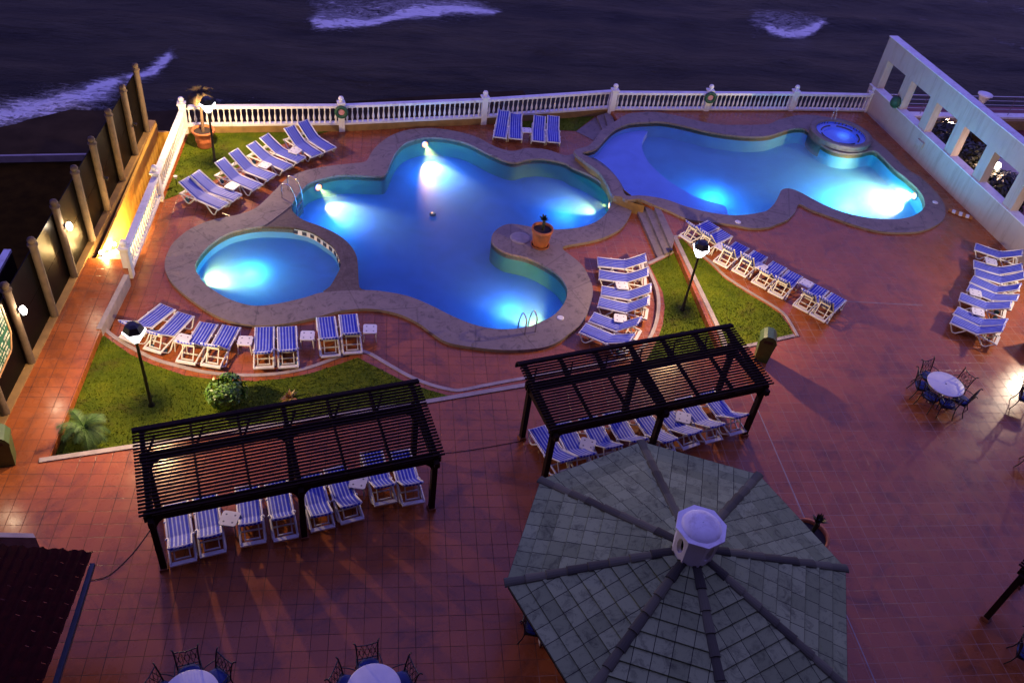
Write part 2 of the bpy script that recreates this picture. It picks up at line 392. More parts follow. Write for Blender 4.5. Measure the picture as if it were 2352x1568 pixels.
def st(o): o['kind'] = 'structure'; return o

# ================================================================ pool outlines (photo points laid on their planes)
CZ = .12                 # main coping top
RZ = T+.10               # right pool coping top
main_outer = [(1333,350),(1300,357),(1258,344),(1213,340),(1176,347),(1138,337),(1100,317),(1063,305),(1026,298),(988,294),(938,298),(901,310),(871,330),(853,350),(841,370),(813,375),(763,380),(708,390),(663,407),(638,430),(613,455),(588,477),(550,492),(488,505),(438,525),(400,555),(385,580),(378,605),(383,630),(400,655),(438,687),(488,720),(538,740),(588,747),(638,745),(688,737),(738,725),(775,715),(823,709),(863,710),(913,720),(958,740),(993,765),(1023,784),(1060,793),(1110,800),(1150,803),(1200,803),(1250,797),(1283,784),(1306,767),(1336,742),(1351,715),(1361,680),(1361,657),(1351,632),(1338,610),(1316,590),(1293,572),(1301,564),(1351,555),(1388,545),(1426,525),(1446,497),(1451,477),(1440,462),(1436,440),(1415,405),(1380,372)]
main_inner = [(898,372),(911,348),(933,328),(976,316),(1026,318),(1076,330),(1126,355),(1176,373),(1213,366),(1251,365),(1296,374),(1316,385),(1351,400),(1376,415),(1396,435),(1405,457),(1403,472),(1388,495),(1363,512),(1326,523),(1276,527),(1240,525),(1221,521),(1176,514),(1151,520),(1133,535),(1129,552),(1138,565),(1163,580),(1213,592),(1251,610),(1283,632),(1301,657),(1302,680),(1293,700),(1276,720),(1251,735),(1213,750),(1176,755),(1138,755),(1088,745),(1038,725),(988,700),(938,680),(888,670),(838,666),(826,660),(823,630),(820,592),(806,565),(778,540),(738,520),(696,505),(670,482),(675,460),(690,440),(708,422),(738,411),(776,403),(813,402),(863,404),(885,400)]
kid_inner = [(448,612),(460,587),(488,557),(525,535),(560,525),(595,520),(638,520),(676,523),(713,532),(743,550),(768,570),(780,595),(782,612),(773,632),(758,657),(743,670),(700,683),(638,697),(588,702),(550,695),(513,680),(475,655),(458,635)]
right_outer = [(1318,347),(1351,335),(1366,320),(1383,297),(1408,282),(1430,268),(1451,260),(1501,257),(1551,265),(1601,277),(1651,286),(1713,287),(1764,285),(1789,275),(1826,266),(1864,264),(1914,272),(1964,285),(1989,303),(2014,325),(2039,345),(2064,370),(2089,392),(2114,407),(2139,430),(2159,452),(2171,477),(2169,500),(2151,517),(2114,531),(2064,534),(2014,530),(1964,517),(1914,500),(1864,482),(1836,469),(1826,487),(1809,505),(1784,515),(1764,522),(1726,524),(1689,517),(1651,512),(1601,507),(1571,500),(1539,485),(1501,470),(1471,457),(1440,459),(1428,452),(1406,447),(1396,425),(1376,395),(1345,372)]
right_inner = [(1338,351),(1368,342),(1389,320),(1413,297),(1446,284),(1488,280),(1526,280),(1576,290),(1626,302),(1676,310),(1726,314),(1764,312),(1789,305),(1819,296),(1846,295),(1862,305),(1876,322),(1904,342),(1939,352),(1976,352),(2001,346),(2016,350),(2039,372),(2059,392),(2079,407),(2101,427),(2116,444),(2124,464),(2121,479),(2101,494),(2064,503),(2014,502),(1964,494),(1914,479),(1876,462),(1839,442),(1814,433),(1796,436),(1789,449),(1779,467),(1764,482),(1751,487),(1714,493),(1676,494),(1626,487),(1576,474),(1526,457),(1476,449),(1440,449),(1430,434),(1419,412),(1400,392),(1376,375),(1352,360)]
MO = smooth(VL(main_outer, CZ)); MI = smooth(VL(main_inner, CZ)); KI = smooth(VL(kid_inner, CZ))
RO = smooth(VL(right_outer, RZ)); RI = smooth(VL(right_inner, RZ))
# hole in the lower coping = main basin + divider + kiddie basin
i0 = main_inner.index((675, 460)); i1 = main_inner.index((838, 666))
union = main_inner[i0:]+main_inner[:i1+1]+[(743,671)]+kid_inner[16:]+kid_inner[:6]+[(613,514),(650,487),(670,470)]
UH = smooth(VL(union, CZ), 4)

# ================================================================ ground
deck_z = 0.0
d = MB()
deck = [Vector(p) for p in ((-9.0, 10, 0), (30, 10, 0), (30, 38, 0))]+[P(1990, 255, T)+Vector((0, .15, -T)), P(1405, 252, T)+Vector((0, .15, -T)), P(1109, 270, .0)+Vector((0, .35, 0)), P(785, 287, 0)+Vector((0, .35, 0)), P(432, 303, 0)+Vector((-.2, .35, 0)), Vector((-9.0, 30.5, 0))]
def shrink(loop, dist):
    n = len(loop); out = []
    for i in range(n):
        t = loop[(i+1) % n]-loop[i-1]; t.z = 0; t.normalize(); out.append(loop[i]-Vector((-t.y, t.x, 0))*(-dist))
    return out
def area(l): return sum(l[i-1].x*l[i].y-l[i].x*l[i-1].y for i in range(len(l)))/2
def inset(loop, dist):
    s_ = 1 if area(loop) > 0 else -1
    return [p for p in shrink(loop, dist*s_)]
def grow_check(loop, dist):
    a = inset(loop, dist); return a
hole = [Vector((p.x, p.y, 0)) for p in inset(MO, .14)]
# deck sheet: outer with one combined hole for both pools is avoided by laying the right pool through the terrace
bx = [Vector((p.x, p.y, 0)) for p in inset(RO, .14)]
# the two holes touch, so the deck is pierced by the main one only and stops short under the terrace
deck2 = [Vector((-9.0, 10, 0)), Vector((13.3, 10, 0)), P(1555, 560, 0), P(1530, 490, 0), P(1470, 468, 0)]
b = MB()
def holes_deck():
    # strips: tessellate the outer polygon minus the main hole
    outer = [Vector((-9.0, 10, 0)), Vector((14, 10, 0)), P(1570, 600, 0), P(1530, 495, 0), P(1480, 478, 0), P(1458, 474, 0)]
    ho = hole
    # walk the hole boundary between the two cut points so that outline and hole never cross
    return outer
cutA = min(range(len(hole)), key=lambda i: (hole[i]-P(1449, 477, 0)).length)
cutB = min(range(len(hole)), key=lambda i: (hole[i]-P(1336, 352, 0)).length)
# open region: polygon = outer boundary + hole boundary walked the long way round
n_h = len(hole)
def walk(i, j, step):
    out = [];
    while True:
        out.append(hole[i]);
        if i == j: break
        i = (i+step) % n_h
    return out
w1 = walk(cutA, cutB, 1); w2 = walk(cutA, cutB, -1)
longw = w1 if len(w1) > len(w2) else w2
north = [P(1405, 256, 0), P(1405, 252, T)+Vector((0, .15, -T))]+deck[5:]
south = [Vector((-9.0, 10, 0)), Vector((14, 10, 0)), P(1570, 600, 0), P(1530, 495, 0), P(1480, 478, 0)]
poly_d = longw+[P(1350, 345, 0), P(1385, 320, 0), P(1420, 300, 0)]+north+south
b.poly([poly_d], 0.0)
st(b.build('pool_deck', 'tile'))

# platform carrying the lawns (one step up from the pool deck)
K1v = [(233,755),(250,770),(270,784),(300,802),(350,827),(400,842),(463,857),(525,864),(588,865),(651,860),(713,847),(776,824),(813,812),(830,810),(851,817),(888,839),(938,867),(988,887),(1038,899),(1063,899),(1113,889),(1176,877)]
K1b = [(1176,877),(1276,860),(1376,841),(1440,828)]
K2v = [(1486,604),(1503,640),(1513,667),(1517,700),(1511,742),(1496,778),(1470,810),(1440,828)]
PZ = .17
K1 = smooth(VL(K1v, PZ), 3, False); K1B = VL(K1b, PZ); K2 = smooth(VL(K2v, PZ), 3, False)
plat = K1+K1B[1:]+list(reversed(K2))[1:]+[P(1543, 577, PZ), P(1552, 570, PZ), P(1665, 800, PZ), P(1660, 845, PZ), P(1476, 868, PZ), P(1176, 915, PZ), P(988, 945, PZ), P(310, 1050, PZ), P(95, 1085, PZ), P(215, 790, PZ), P(225, 765, PZ)]
b = MB().poly([plat], PZ); b.skirt(plat, 0, PZ); st(b.build('lawn_step', 'tile'))
st(kerb('kerb', K1, .13, 0, PZ+.025)); st(kerb('kerb', K1B, .13, 0, PZ+.025)); 
st(kerb('kerb', list(reversed(K2)), .13, 0, PZ+.025))
st(kerb('kerb', [P(1543, 577, PZ), P(1486, 604, PZ)], .13, 0, PZ+.025))

# upper terrace with the right pool cut out
tb = VL([(296, 632), (233, 755), (222, 780), (110, 1060), (310, 1027), (988, 924), (1176, 892), (1476, 844), (1656, 806), (1643, 780), (1546, 556), (1543, 568), (1503, 477)], T)
hr_ = [Vector((p.x, p.y, 0)) for p in inset(RO, .14)]
nh2 = len(hr_)
ca = min(range(nh2), key=lambda i: (hr_[i]-P(1475, 455, T).to_2d().to_3d()).length)
cb = min(range(nh2), key=lambda i: (hr_[i]-P(1415, 279, T).to_2d().to_3d()).length)
def walk2(i, j, step):
    out = []
    while True:
        out.append(hr_[i])
        if i == j: break
        i = (i+step) % nh2
    return out
a1, a2 = walk2(ca, cb, 1), walk2(ca, cb, -1); lw = a1 if len(a1) > len(a2) else a2
ter = tb+lw+[P(1405, 258, T), P(1405, 252, T)+Vector((-.1, .12, 0)), P(1620, 252, T)+Vector((0, .12, 0)), P(1814, 252, T)+Vector((0, .12, 0)), P(1990, 255, T)+Vector((.2, .12, 0)), Vector((26.4, 34.98, T)), Vector((27.6, 20, T)), Vector((30, -1, T)), Vector((-16, -1, T)), Vector((-16, 14, T)), Vector((-10.95, 14, T)), Vector((-10.95, 25.97, T)), Vector((-9.15, 25.97, T))]
b = MB().poly([ter], T); b.skirt(ter, -.05, T); st(b.build('terrace', 'tile'))
# kerb strips
st(kerb('kerb', VL([(90, 1063), (310, 1030), (988, 926), (1176, 894), (1476, 846), (1656, 808)], T), .16, T-.1, T+.035))
st(kerb('kerb', VL([(1656, 812), (1827, 774)], T), .14, T-.1, T+.035))
st(kerb('kerb', VL([(296, 632), (233, 757)], T), -.16, 0, T+.03))
o = kerb('retaining_kerb', [P(1546, 547, T), P(1592, 645, T), P(1643, 752, T), P(1662, 800, T)], .17, 0, T+.06); st(o)
DK = smooth(VL([(1549, 546), (1569, 546), (1588, 568), (1633, 605), (1663, 635), (1713, 668), (1764, 698), (1796, 720), (1812, 742), (1829, 773)], T), 3, False)
st(kerb('kerb', DK, .10, T-.05, T+.035))
# expansion joints in the terrace (pale lines)
for a_, c_ in (((1722, 900), (2024, 1600)), ((1935, 692), (2120, 702))):
    q = VL([a_, c_], T); st(kerb('expansion_joint', q, .03, T-.01, T+.004, 'kerb'))

# steps to the right terrace
b = MB()
A_, B_, C_, D_ = ((1461, 477), (1511, 592)), ((1481, 475), (1527, 583)), ((1503, 476), (1543, 574)), ((1519, 482), (1550, 547))
def slab(bb, v, z0, z1, mi=0):
    q = VL(v, z1)
    if area(q) < 0: q.reverse()
    bb.poly([q], z1, mi); bb.skirt(q, z0, z1, mi)
slab(b, [A_[0], A_[1], C_[1], C_[0]], 0, .15); slab(b, [B_[0], B_[1], (1546, 575), (1508, 476)], .15, .30); slab(b, [C_[0], C_[1], D_[1], D_[0]], .28, T+.012)
st(b.build('pool_steps', stone_mat('step_stone', (.22, .175, .15), (.09, .07, .06))))
b = MB(); slab(b, [(1371, 267), (1384, 298), (1412, 284), (1403, 256)], 0, .15); slab(b, [(1388, 261), (1397, 292), (1413, 284), (1404, 256)], .15, .30)
slab(b, [(1323, 302), (1368, 269), (1384, 298), (1363, 322)], 0, .02)
st(b.build('side_steps', 'stone'))

# ================================================================ pools
def ringcoping(name, outer, holes_, z, mat, zb):
    b = MB().poly([outer]+holes_, z); b.skirt(outer, zb, z)
    for h_ in holes_: b.skirt(h_, z-.10, z)
    return st(b.build(name, mat))
def flat(l, z): return [Vector((p.x, p.y, z)) for p in l]
ringcoping('pool_coping', MO, [UH], CZ, 'stone', -.02)
ringcoping('pool_coping', RO, [RI], RZ, 'stone', T-.05)
# the tall edge facing the main pool
eb = VL([(1322,352),(1340,368),(1356,383),(1378,398),(1398,423),(1409,447),(1432,459),(1460,470),(1480,475)], T)
b = MB().skirt(smooth(eb, 3, False), -.1, T+.05); o = b.build('pool_edge_wall', 'ochre'); st(o)
# divider
DV = [(675,460),(670,482),(696,505),(738,520),(778,540),(806,565),(820,592),(823,630),(826,660),(838,666),(800,669),(743,671),(758,657),(773,632),(782,612),(780,595),(768,570),(743,550),(713,532),(676,523),(638,520),(595,520),(613,514),(650,487),(668,470)]
dv = smooth(VL(DV, CZ-.03), 3)
b = MB().poly([dv], CZ-.03); b.skirt(dv, -1.0, CZ-.03); st(b.build('pool_divider', 'divider'))
def basin(tag_, loop, ztop, zfloor, liner, wname='liner_w'):
    b = MB(); lp = loop
    b.skirt(lp, zfloor, ztop-.16, 0, True)
    b.skirt(inset(lp, .004), ztop-.26, ztop-.10, 2, True)
    b.poly([lp], zfloor, 1)
    return st(b.build('pool_basin', [wname, liner, 'bandtile']))
basin('m', MI, CZ, -.82, 'liner_a'); basin('k', KI, CZ, -.42, 'liner_k', 'liner_k'); basin('r', RI, RZ, RZ-.86, 'liner_b', 'liner_b')
for lp, z, zf_ in ((MI, CZ-.10, -.81), (KI, CZ-.09, -.41), (RI, RZ-.11, RZ-.85)):
    lq = inset(lp, .006); lq = lq if area(lq) > 0 else lq[::-1]; b = MB().poly([lq], z); k_ = len(b.f); b.skirt(lq, zf_, z, 1); b.poly([lq], zf_, 1)
    for i_ in range(len(b.f)-k_-len(lq)): b.f[k_+len(lq)+i_] = b.f[k_+len(lq)+i_][::-1]
    b.m = [0]*k_+[1]*(len(b.f)-k_); 
    # weld the closed volume
    o_ = b.build('pool_water', ['water', 'waterbody']); st(o_)
    import bmesh
    bm_ = bmesh.new(); bm_.from_mesh(o_.data); bmesh.ops.remove_doubles(bm_, verts=bm_.verts, dist=1e-5); bmesh.ops.recalc_face_normals(bm_, faces=bm_.faces); bm_.to_mesh(o_.data); bm_.free()
# shallow shelf of the right pool
LZ = RZ-.48
arc = smooth(VL([(1545,278),(1526,281),(1511,287),(1488,302),(1476,325),(1476,345),(1488,370),(1508,392),(1538,417),(1576,440),(1613,458),(1651,468),(1668,477),(1673,500)], LZ), 4, False)
shelf = arc+[P(1600, 530, LZ), P(1450, 480, LZ), P(1420, 470, LZ), P(1300, 370, LZ), P(1380, 280, LZ), P(1450, 255, LZ)]
def clip_inside(poly_, loop):
    """keep polygon points inside loop, snapping others to the nearest wall point"""
    out = []
    for p in poly_:
        c = False; n = len(loop)
        for i in range(n):
            a, b_ = loop[i-1], loop[i]
            if (a.y > p.y) != (b_.y > p.y) and p.x < (b_.x-a.x)*(p.y-a.y)/(b_.y-a.y)+a.x: c = not c
        out.append(p if c else None)
    return out
ins = clip_inside(arc, RI); arc_in = [p for p in ins if p]
i_s = min(range(len(RI)), key=lambda i: (RI[i].xy-arc_in[0].xy).length); i_e = min(range(len(RI)), key=lambda i: (RI[i].xy-arc_in[-1].xy).length)
wl = []; i = i_e
test = []
for stp in (1, -1):
    q = []; i = i_e
    while i != i_s: q.append(RI[i]); i = (i+stp) % len(RI)
    q.append(RI[i_s]); test.append(q)
left = min(test, key=lambda q: sum(p.x for p in q)/len(q))
sh = arc_in+left
if area(sh) < 0: sh.reverse()
b = MB().poly([sh], LZ, 0); b.skirt(sh, RZ-.86, LZ, 0); st(b.build('shallow_shelf', 'liner_c'))
# drain, skimmer lids
b = MB().lathe([(.14, 0), (.14, .03), (.02, .035)], 14); o = b.build('pool_drain', 'black', None, P(994, 493, -.81)); tag(o, 'dark round drain on the floor of the main pool', 'drain')
for (x, y, z, l) in ((1287, 730, CZ, 'white skimmer lid on the coping at the foot of the column of loungers'), (2148, 465, RZ, 'white skimmer lid on the coping at the right end of the right pool'), (1195, 547, CZ, 'wide pale round lid on the rounded coping beside the terracotta pot'), (1695, 510, RZ, 'small white lid on the near coping of the right pool')):
    r_ = .13 if x != 1195 else .42
    b = MB().lathe([(r_, 0), (r_, .012), (r_*.8, .02)], 20)
    o = b.build('skimmer_lid', 'white' if x != 1195 else 'kerb', None, P(x, y, z+.001)); tag(o, l, 'lid')
# overflow slots between kiddie pool and divider
sl = smooth(VL([(676,523),(713,532),(743,550),(768,570),(780,595),(781,607)], CZ), 6, False)
top = empty('overflow_wall', sl[0]); tag(top, 'row of dark overflow slots in the rim of the round kiddie pool', 'overflow')
b = MB(); lipn = offset_path(sl, -.012)
b.add([v_-sl[0]+Vector((0, 0, z_)) for z_ in (-.06, -.30) for v_ in lipn], [(i, i+1, len(sl)+i+1, len(sl)+i) for i in range(len(sl)-1)]); b.build('overflow_lip', 'white', top)
acc = 0; last = sl[0]; nxt = .05
for i in range(1, len(sl)):
    seg = (sl[i]-sl[i-1]); L_ = seg.length
    while acc+L_ > nxt:
        p = sl[i-1]+seg*((nxt-acc)/L_); a_ = math.atan2(seg.y, seg.x); nn = Vector((math.sin(a_), -math.cos(a_), 0))
        q = p-sl[0]+nn*.02
        MB().box((q.x, q.y, -.17), (.17, .05, .16), 0, a_).build('overflow_slot', 'black', top); nxt += .36
    acc += L_
# spa
SC = P(1931, 307, RZ+.2)
b = MB(); S = empty('round_spa', (SC.x, SC.y, RZ-.3)); tag(S, 'round raised spa with blue water set into the corner of the right pool', 'spa')
b.lathe([(1.52, -.4), (1.52, .50), (1.55, .52), (1.55, .58), (1.24, .58), (1.24, .20)], 48, cap=False); b.build('rim', stone_mat('spa_rim', (.17, .14, .13), (.08, .06, .055)), S)
b = MB().lathe([(1.24, .50), (1.24, .40), (.80, .40), (.80, .312), (.01, .312)], 40, cap=False, smooth=False); b.build('seat_bench', 'liner_c', S)
b = MB().lathe([(1.23, 0), (.01, 0)], 40, (0, 0, .50), cap=False); b.build('water', 'spawater', S)
for k in range(5):
    a0 = .5+k*1.256
    b = MB().tube([(.95*math.cos(a0+j*.15), .95*math.sin(a0+j*.15), .43) for j in range(7)], .035, 6); b.build('seat_edge', 'black', S)
b = MB().tube([(0, 1.40, .55), (.1, 1.48, 1.25), (.12, 1.40, 1.3), (.12, 1.2, .6)], .014, 8); b.build('handrail', 'steel', S)
point(SC+Vector((.3, .2, -.04)), 5, (.10, .35, 1), .5)
# pool ladders
def ladder(a, c, zin, dirv, label, name='pool_ladder'):
    o_ = empty(name, a); tag(o_, label, 'ladder', 'pool ladders')
    dv_ = dirv.normalized()
    for off in (Vector((0, 0, 0)), c-a):
        q = [off+Vector((0, 0, 0)), off+Vector((0, 0, .55)), off+dv_*.10+Vector((0, 0, .68)), off+dv_*.30+Vector((0, 0, .70)), off+dv_*.45+Vector((0, 0, .58)), off+dv_*.62+Vector((0, 0, 0.0)), off+dv_*.62+Vector((0, 0, -1.0))]
        MB().tube(smooth(q, 3, False), .024, 8).build('handrail', 'steel', o_)
    for k in range(3):
        m0 = dv_*.62+Vector((0, 0, -.3-.25*k)); MB().bar(m0, m0+(c-a), .09, .03).build('tread', 'steel', o_)
ladder(P(1205, 768, CZ), P(1229, 762, CZ), 0, Vector((-.25, 1, 0)), 'steel pool ladder on the near coping of the main pool')
ladder(P(648, 455, CZ), P(662, 437, CZ), 0, Vector((1, -.45, 0)), 'steel pool ladder on the left coping beside the slanting row of loungers')
# underwater lamps
WARM = (1, .50, .07)
def nearest(loop, p):
    i = min(range(len(loop)), key=lambda k: (loop[k].xy-p.xy).length); return i
def poollamp(px, tgtpx, z, zf, loop, e, label, size=1.5, glow=.15, gcol=(.05, .34, 1), scol=None, gd=1.9):
    p = P(px[0], px[1], z); i = nearest(loop, p); w = loop[i]
    t = loop[(i+1) % len(loop)]-loop[i-1]; t.z = 0; t.normalize(); nrm = Vector((-t.y, t.x, 0)); g = P(tgtpx[0], tgtpx[1], zf)
    if nrm.dot(g-w) < 0: nrm = -nrm
    base = Vector((w.x, w.y, z)); o_ = empty('pool_light', base+nrm*.01, math.atan2(nrm.y, nrm.x))
    tag(o_, label, 'pool light', 'underwater pool lights')
    X = Matrix.Rotation(PI/2, 4, 'Y')
    MB().lathe([(.20, 0), (.20, .04), (.15, .05)], 20, X=X, cap=False).build('ring', 'steel', o_)
    MB().lathe([(.11, .05), (.01, .06)], 20, X=X, cap=False).lathe([(.17, .035), (.11, .05)], 20, X=X, cap=False, mi=1).build('lens', ['poolamp', 'poolhalo'], o_)
    spot(base+nrm*.16, g, e, scol or WARM, size)
    point(base+nrm*gd+Vector((0, 0, -.12)), e*glow, gcol, .6)  # added blue fill without a fixture, stands in for light scattered in the water
poollamp((977, 333), (1003, 395), -.22, -.82, MI, 620, 'glowing orange underwater light at the far end of the main pool', 1.15)
poollamp((735, 433), (785, 482), -.22, -.82, MI, 620, 'glowing orange underwater light by the left ladder of the main pool', 1.15)
poollamp((1397, 470), (1325, 474), -.22, -.82, MI, 420, 'small underwater light on the right wall of the main pool', 1.1)
poollamp((1240, 742), (1180, 690), -.35, -.82, MI, 420, 'underwater light hidden under the near coping of the main pool', 1.4)
poollamp((455, 645), (620, 600), -.16, -.42, KI, 420, 'underwater light at the left edge of the round kiddie pool', 2.2, .32, (.10, .60, 1), None, 1.9)
poollamp((2112, 450), (1980, 452), RZ-.35, RZ-.86, RI, 1900, 'brightest underwater light at the right end of the right pool', 2.0, .24, (.05, .42, 1), (1, .66, .30), 3.2)
poollamp((1705, 495), (1720, 420), RZ-.45, RZ-.86, RI, 30, 'unseen fill light added under the near coping of the right pool', 2.2, 4.5, (.04, .30, 1), (.4, .6, .8), 2.6)  # unseen lamp added to brighten the right pool

# ================================================================ lawns
def lawn(name, v, z, dens=150, seed=1, mat='grass', lab='mown grass'):
    q = VL(v, z)
    if area(q) < 0: q.reverse()
    b = MB().poly([q], z); rnd = random.Random(seed)
    x0, x1 = min(p.x for p in q), max(p.x for p in q); y0, y1 = min(p.y for p in q), max(p.y for p in q)
    for _ in range(int((x1-x0)*(y1-y0)*dens)):
        x, y = rnd.uniform(x0, x1), rnd.uniform(y0, y1); c = False
        for i in range(len(q)):
            a, e = q[i-1], q[i]
            if (a.y > y) != (e.y > y) and x < (e.x-a.x)*(y-a.y)/(e.y-a.y)+a.x: c = not c
        if not c: continue
        t = rnd.uniform(0, PI); h = rnd.uniform(.025, .06); w = rnd.uniform(.012, .03); dx, dy = math.cos(t)*w, math.sin(t)*w; lx, ly = rnd.uniform(-.03, .03), rnd.uniform(-.03, .03)
        b.add([(x-dx, y-dy, z), (x+dx, y+dy, z), (x+lx, y+ly, z+h)], [(0, 1, 2)])
    o_ = b.build('grass', mat); o_['kind'] = 'stuff'; return o_
lawn('a', [(377,459),(422,442),(520,402),(580,362),(646,332),(700,316),(753,303),(748,289),(600,297),(434,306)], .012, 150, 1)
lawn('b', [(226,772),(234,767),(260,786),(300,814),(350,837),(425,862),(500,872),(588,875),(651,869),(713,857),(776,837),(821,821),(863,842),(921,872),(976,892),(1026,907),(1083,906),(988,922),(873,941),(600,983),(310,1028),(113,1058)], PZ+.012, 230, 2)
lawn('c', [(1493,610),(1508,640),(1523,672),(1527,705),(1523,742),(1511,778),(1476,843),(1655,806),(1640,750),(1543,560),(1545,584)], PZ+.012, 260, 3)
lawn('d', [(1554,549),(1568,549),(1587,570),(1632,608),(1662,638),(1712,671),(1763,701),(1794,722),(1809,744),(1825,771),(1660,805),(1645,752)], T+.012, 260, 4)
lawn('e', [(1200,272),(1300,268),(1366,268),(1323,301),(1283,299),(1200,292)], .012, 120, 5)

# ================================================================ sunloungers
def lounger_proto(ang=32, L=1.86, W=.60, wheel=False):
    root = empty('sun_lounger')
    SH = .34; hx = L*.60                      # hinge
    bl = L-hx+.10; ca_, sa_ = math.cos(math.radians(ang)), math.sin(math.radians(ang))
    for s_ in (-1, 1):
        b = MB(); b.tube([(0, s_*W/2, SH-.02), (.03, s_*W/2, SH), (L*.5, s_*W/2, SH), (L-.05, s_*W/2, SH-.03), (L, s_*W/2, SH-.05)], .032, 6)
        b.build('side_rail', 'plastic', root)
    for x_, z_, w_, h_ in ((.02, SH-.02, .05, .05), (L, SH-.06, .11, .045), (L*.58, SH-.05, .04, .04), (L-.42, SH-.07, .035, .035)):
        MB().bar((x_, -W/2-.02, z_), (x_, W/2+.02, z_), w_, h_).build('cross_bar', 'plastic', root)
    for s_ in (-1, 1):
        MB().tube([(.05, s_*(W/2+.01), SH-.02), (.20, s_*(W/2+.02), .05), (.26, s_*(W/2+.02), .025), (.34, s_*(W/2+.02), .04), (.60, s_*(W/2+.01), SH-.03)], .026, 6).build('leg', 'plastic', root)
        MB().tube([(L*.62, s_*(W/2+.01), SH-.02), (L*.76, s_*(W/2+.02), .05), (L*.80, s_*(W/2+.02), .025), (L*.85, s_*(W/2+.02), .04), (L-.02, s_*(W/2+.01), SH-.04)], .028, 6).build('leg', 'plastic', root)
    # sling: seat, hinge, back with a slight sag and a rolled head end
    prof = []
    for i in range(9): t = i/8; prof.append((.03+t*(hx-.10), SH+.035-.018*math.sin(t*PI)))
    for i in range(1, 8):
        t = i/8; a_ = math.radians(ang)*t; prof.append((hx-.07+t*.10, SH+.035+.5*t*t*.10*sa_))
    bx_, bz_ = prof[-1]
    for i in range(1, 9): t = i/8; prof.append((bx_+t*bl*ca_, bz_+t*bl*sa_-.02*math.sin(t*PI)))
    ex, ez = prof[-1]; prof += [(ex+.03, ez-.01), (ex+.035, ez-.05)]
    b = MB(); wv = W/2-.035; vs = []; nn = 5
    for x, z in prof:
        for j in range(nn):
            y = -wv+2*wv*j/(nn-1); vs.append((x, y, z-.012*(1-(y/wv)**2)))
    k0 = len(vs); vs += [(x, y, z-.012) for x, y, z in vs]
    fs = []
    for i in range(len(prof)-1):
        for j in range(nn-1):
            a_ = i*nn+j; fs += [(a_, a_+nn, a_+nn+1, a_+1), (k0+a_, k0+a_+1, k0+a_+nn+1, k0+a_+nn)]
        a_ = i*nn; fs.append((a_, k0+a_, k0+a_+nn, a_+nn)); a_ = i*nn+nn-1; fs.append((a_, a_+nn, k0+a_+nn, k0+a_))
    b.add(vs, fs, 0, True); b.build('sling', 'fabric', root)
    b = MB()
    for s_ in (-1, 1): b.tube([(hx-.02, s_*(W/2-.015), SH+.02), (bx_, s_*(W/2-.02), bz_-.015), (ex+.01, s_*(W/2-.02), ez-.015)], .022, 6)
    b.bar((ex, -W/2+.02, ez-.03), (ex, W/2-.02, ez-.03), .04, .035)
    b.build('back_frame', 'plastic', root)
    b = MB(); mx_, mz_ = bx_+.62*bl*ca_, bz_+.62*bl*sa_-.04
    for s_ in (-1, 1): b.bar((mx_, s_*.18, mz_), (L-.12, s_*.18, SH-.04), .03, .03)
    b.bar((L-.12, -.2, SH-.04), (L-.12, .2, SH-.04), .035, .035); b.bar((mx_+.06, -.2, mz_-.03), (mx_+.06, .2, mz_-.03), .035, .05)
    b.build('back_support', 'plastic', root)
    for s_ in (-1, 1):
        for xx, rr in ((hx, .048), (L*.30, .035)):
            MB().ball((xx, s_*(W/2+.02), SH+.01), rr, 8).build('hinge_knob', 'plastic', root)
    if wheel:
        for s_ in (-1, 1):
            MB().lathe([(.10, -.02), (.10, .02)], 14, X=Matrix.Translation((L*.86, s_*(W/2-.06), .11)) @ Matrix.Rotation(PI/2, 4, 'X')).build('wheel', 'teal', root)
    return root
ORD = ['first', 'second', 'third', 'fourth', 'fifth', 'sixth', 'seventh', 'eighth']
protos = {}
def place_lounger(kind, F, ang, label, group):
    first = kind not in protos
    if first: protos[kind] = lounger_proto(*kind[:2], wheel=kind[2]); o_ = protos[kind]
    else: o_ = dup(protos[kind])
    o_.location = F; o_.rotation_euler = (0, 0, ang); tag(o_, label, 'sun lounger', group); return o_
def group_l(items, base, mode, kind, labels, group, wheels=()):
    """mode H: second point = top of head end, mode R: rear cross bar"""
    L = kind[1]
    for i, (f, r) in enumerate(items):
        F = P(f[0], f[1], base+.36)
        R = P(r[0], r[1], base+(.80 if mode == 'H' else .30))
        a = math.atan2(R.y-F.y, R.x-F.x)
        place_lounger((kind[0]+(0, -6, 4, -3, 6)[(i*7+len(items)) % 5], L, i in wheels), Vector((F.x, F.y, base+.002)), a+math.radians(random.uniform(-2.2, 2.2)), labels[i], group)
A_l = [((514,473),(445,423)),((545,454),(471,409)),((592,430),(526,381)),((624,407),(553,361)),((662,385),(598,337)),((692,367),(627,321)),((728,356),(680,306)),((760,343),(713,294))]
group_l(A_l, 0, 'H', (32, 1.95), [f'{o_} striped lounger from the near end of the slanting row beside the far-left lawn' for o_ in ORD], 'loungers in the slanting row by the far-left lawn', (0, 2, 4))
B_l = [((1148,315),(1154,260)),((1184,318),(1186,260)),((1237,324),(1238,267)),((1272,326),(1270,271))]
group_l(B_l, 0, 'H', (26, 1.8), [f'{o_} blue lounger from the left in the row of four below the sea balustrade' for o_ in ORD[:4]], 'four loungers below the sea balustrade')
C_l = [((386,703),(300,775)),((427,720),(350,800)),((480,741),(437,821)),((532,748),(490,833)),((608,750),(605,831)),((659,749),(658,831)),((748,727),(758,809)),((799,721),(810,801))]
group_l(C_l, 0, 'R', (43, 1.9), [f'{o_} striped lounger from the left in the row below the round kiddie pool' for o_ in ORD], 'loungers in the row below the kiddie pool', (1, 3, 5))
D_l = [((1373,601),(1481,593)),((1376,630),(1484,622)),((1381,667),(1489,665)),((1375,693),(1484,694)),((1358,727),(1468,742)),((1338,752),(1448,772))]
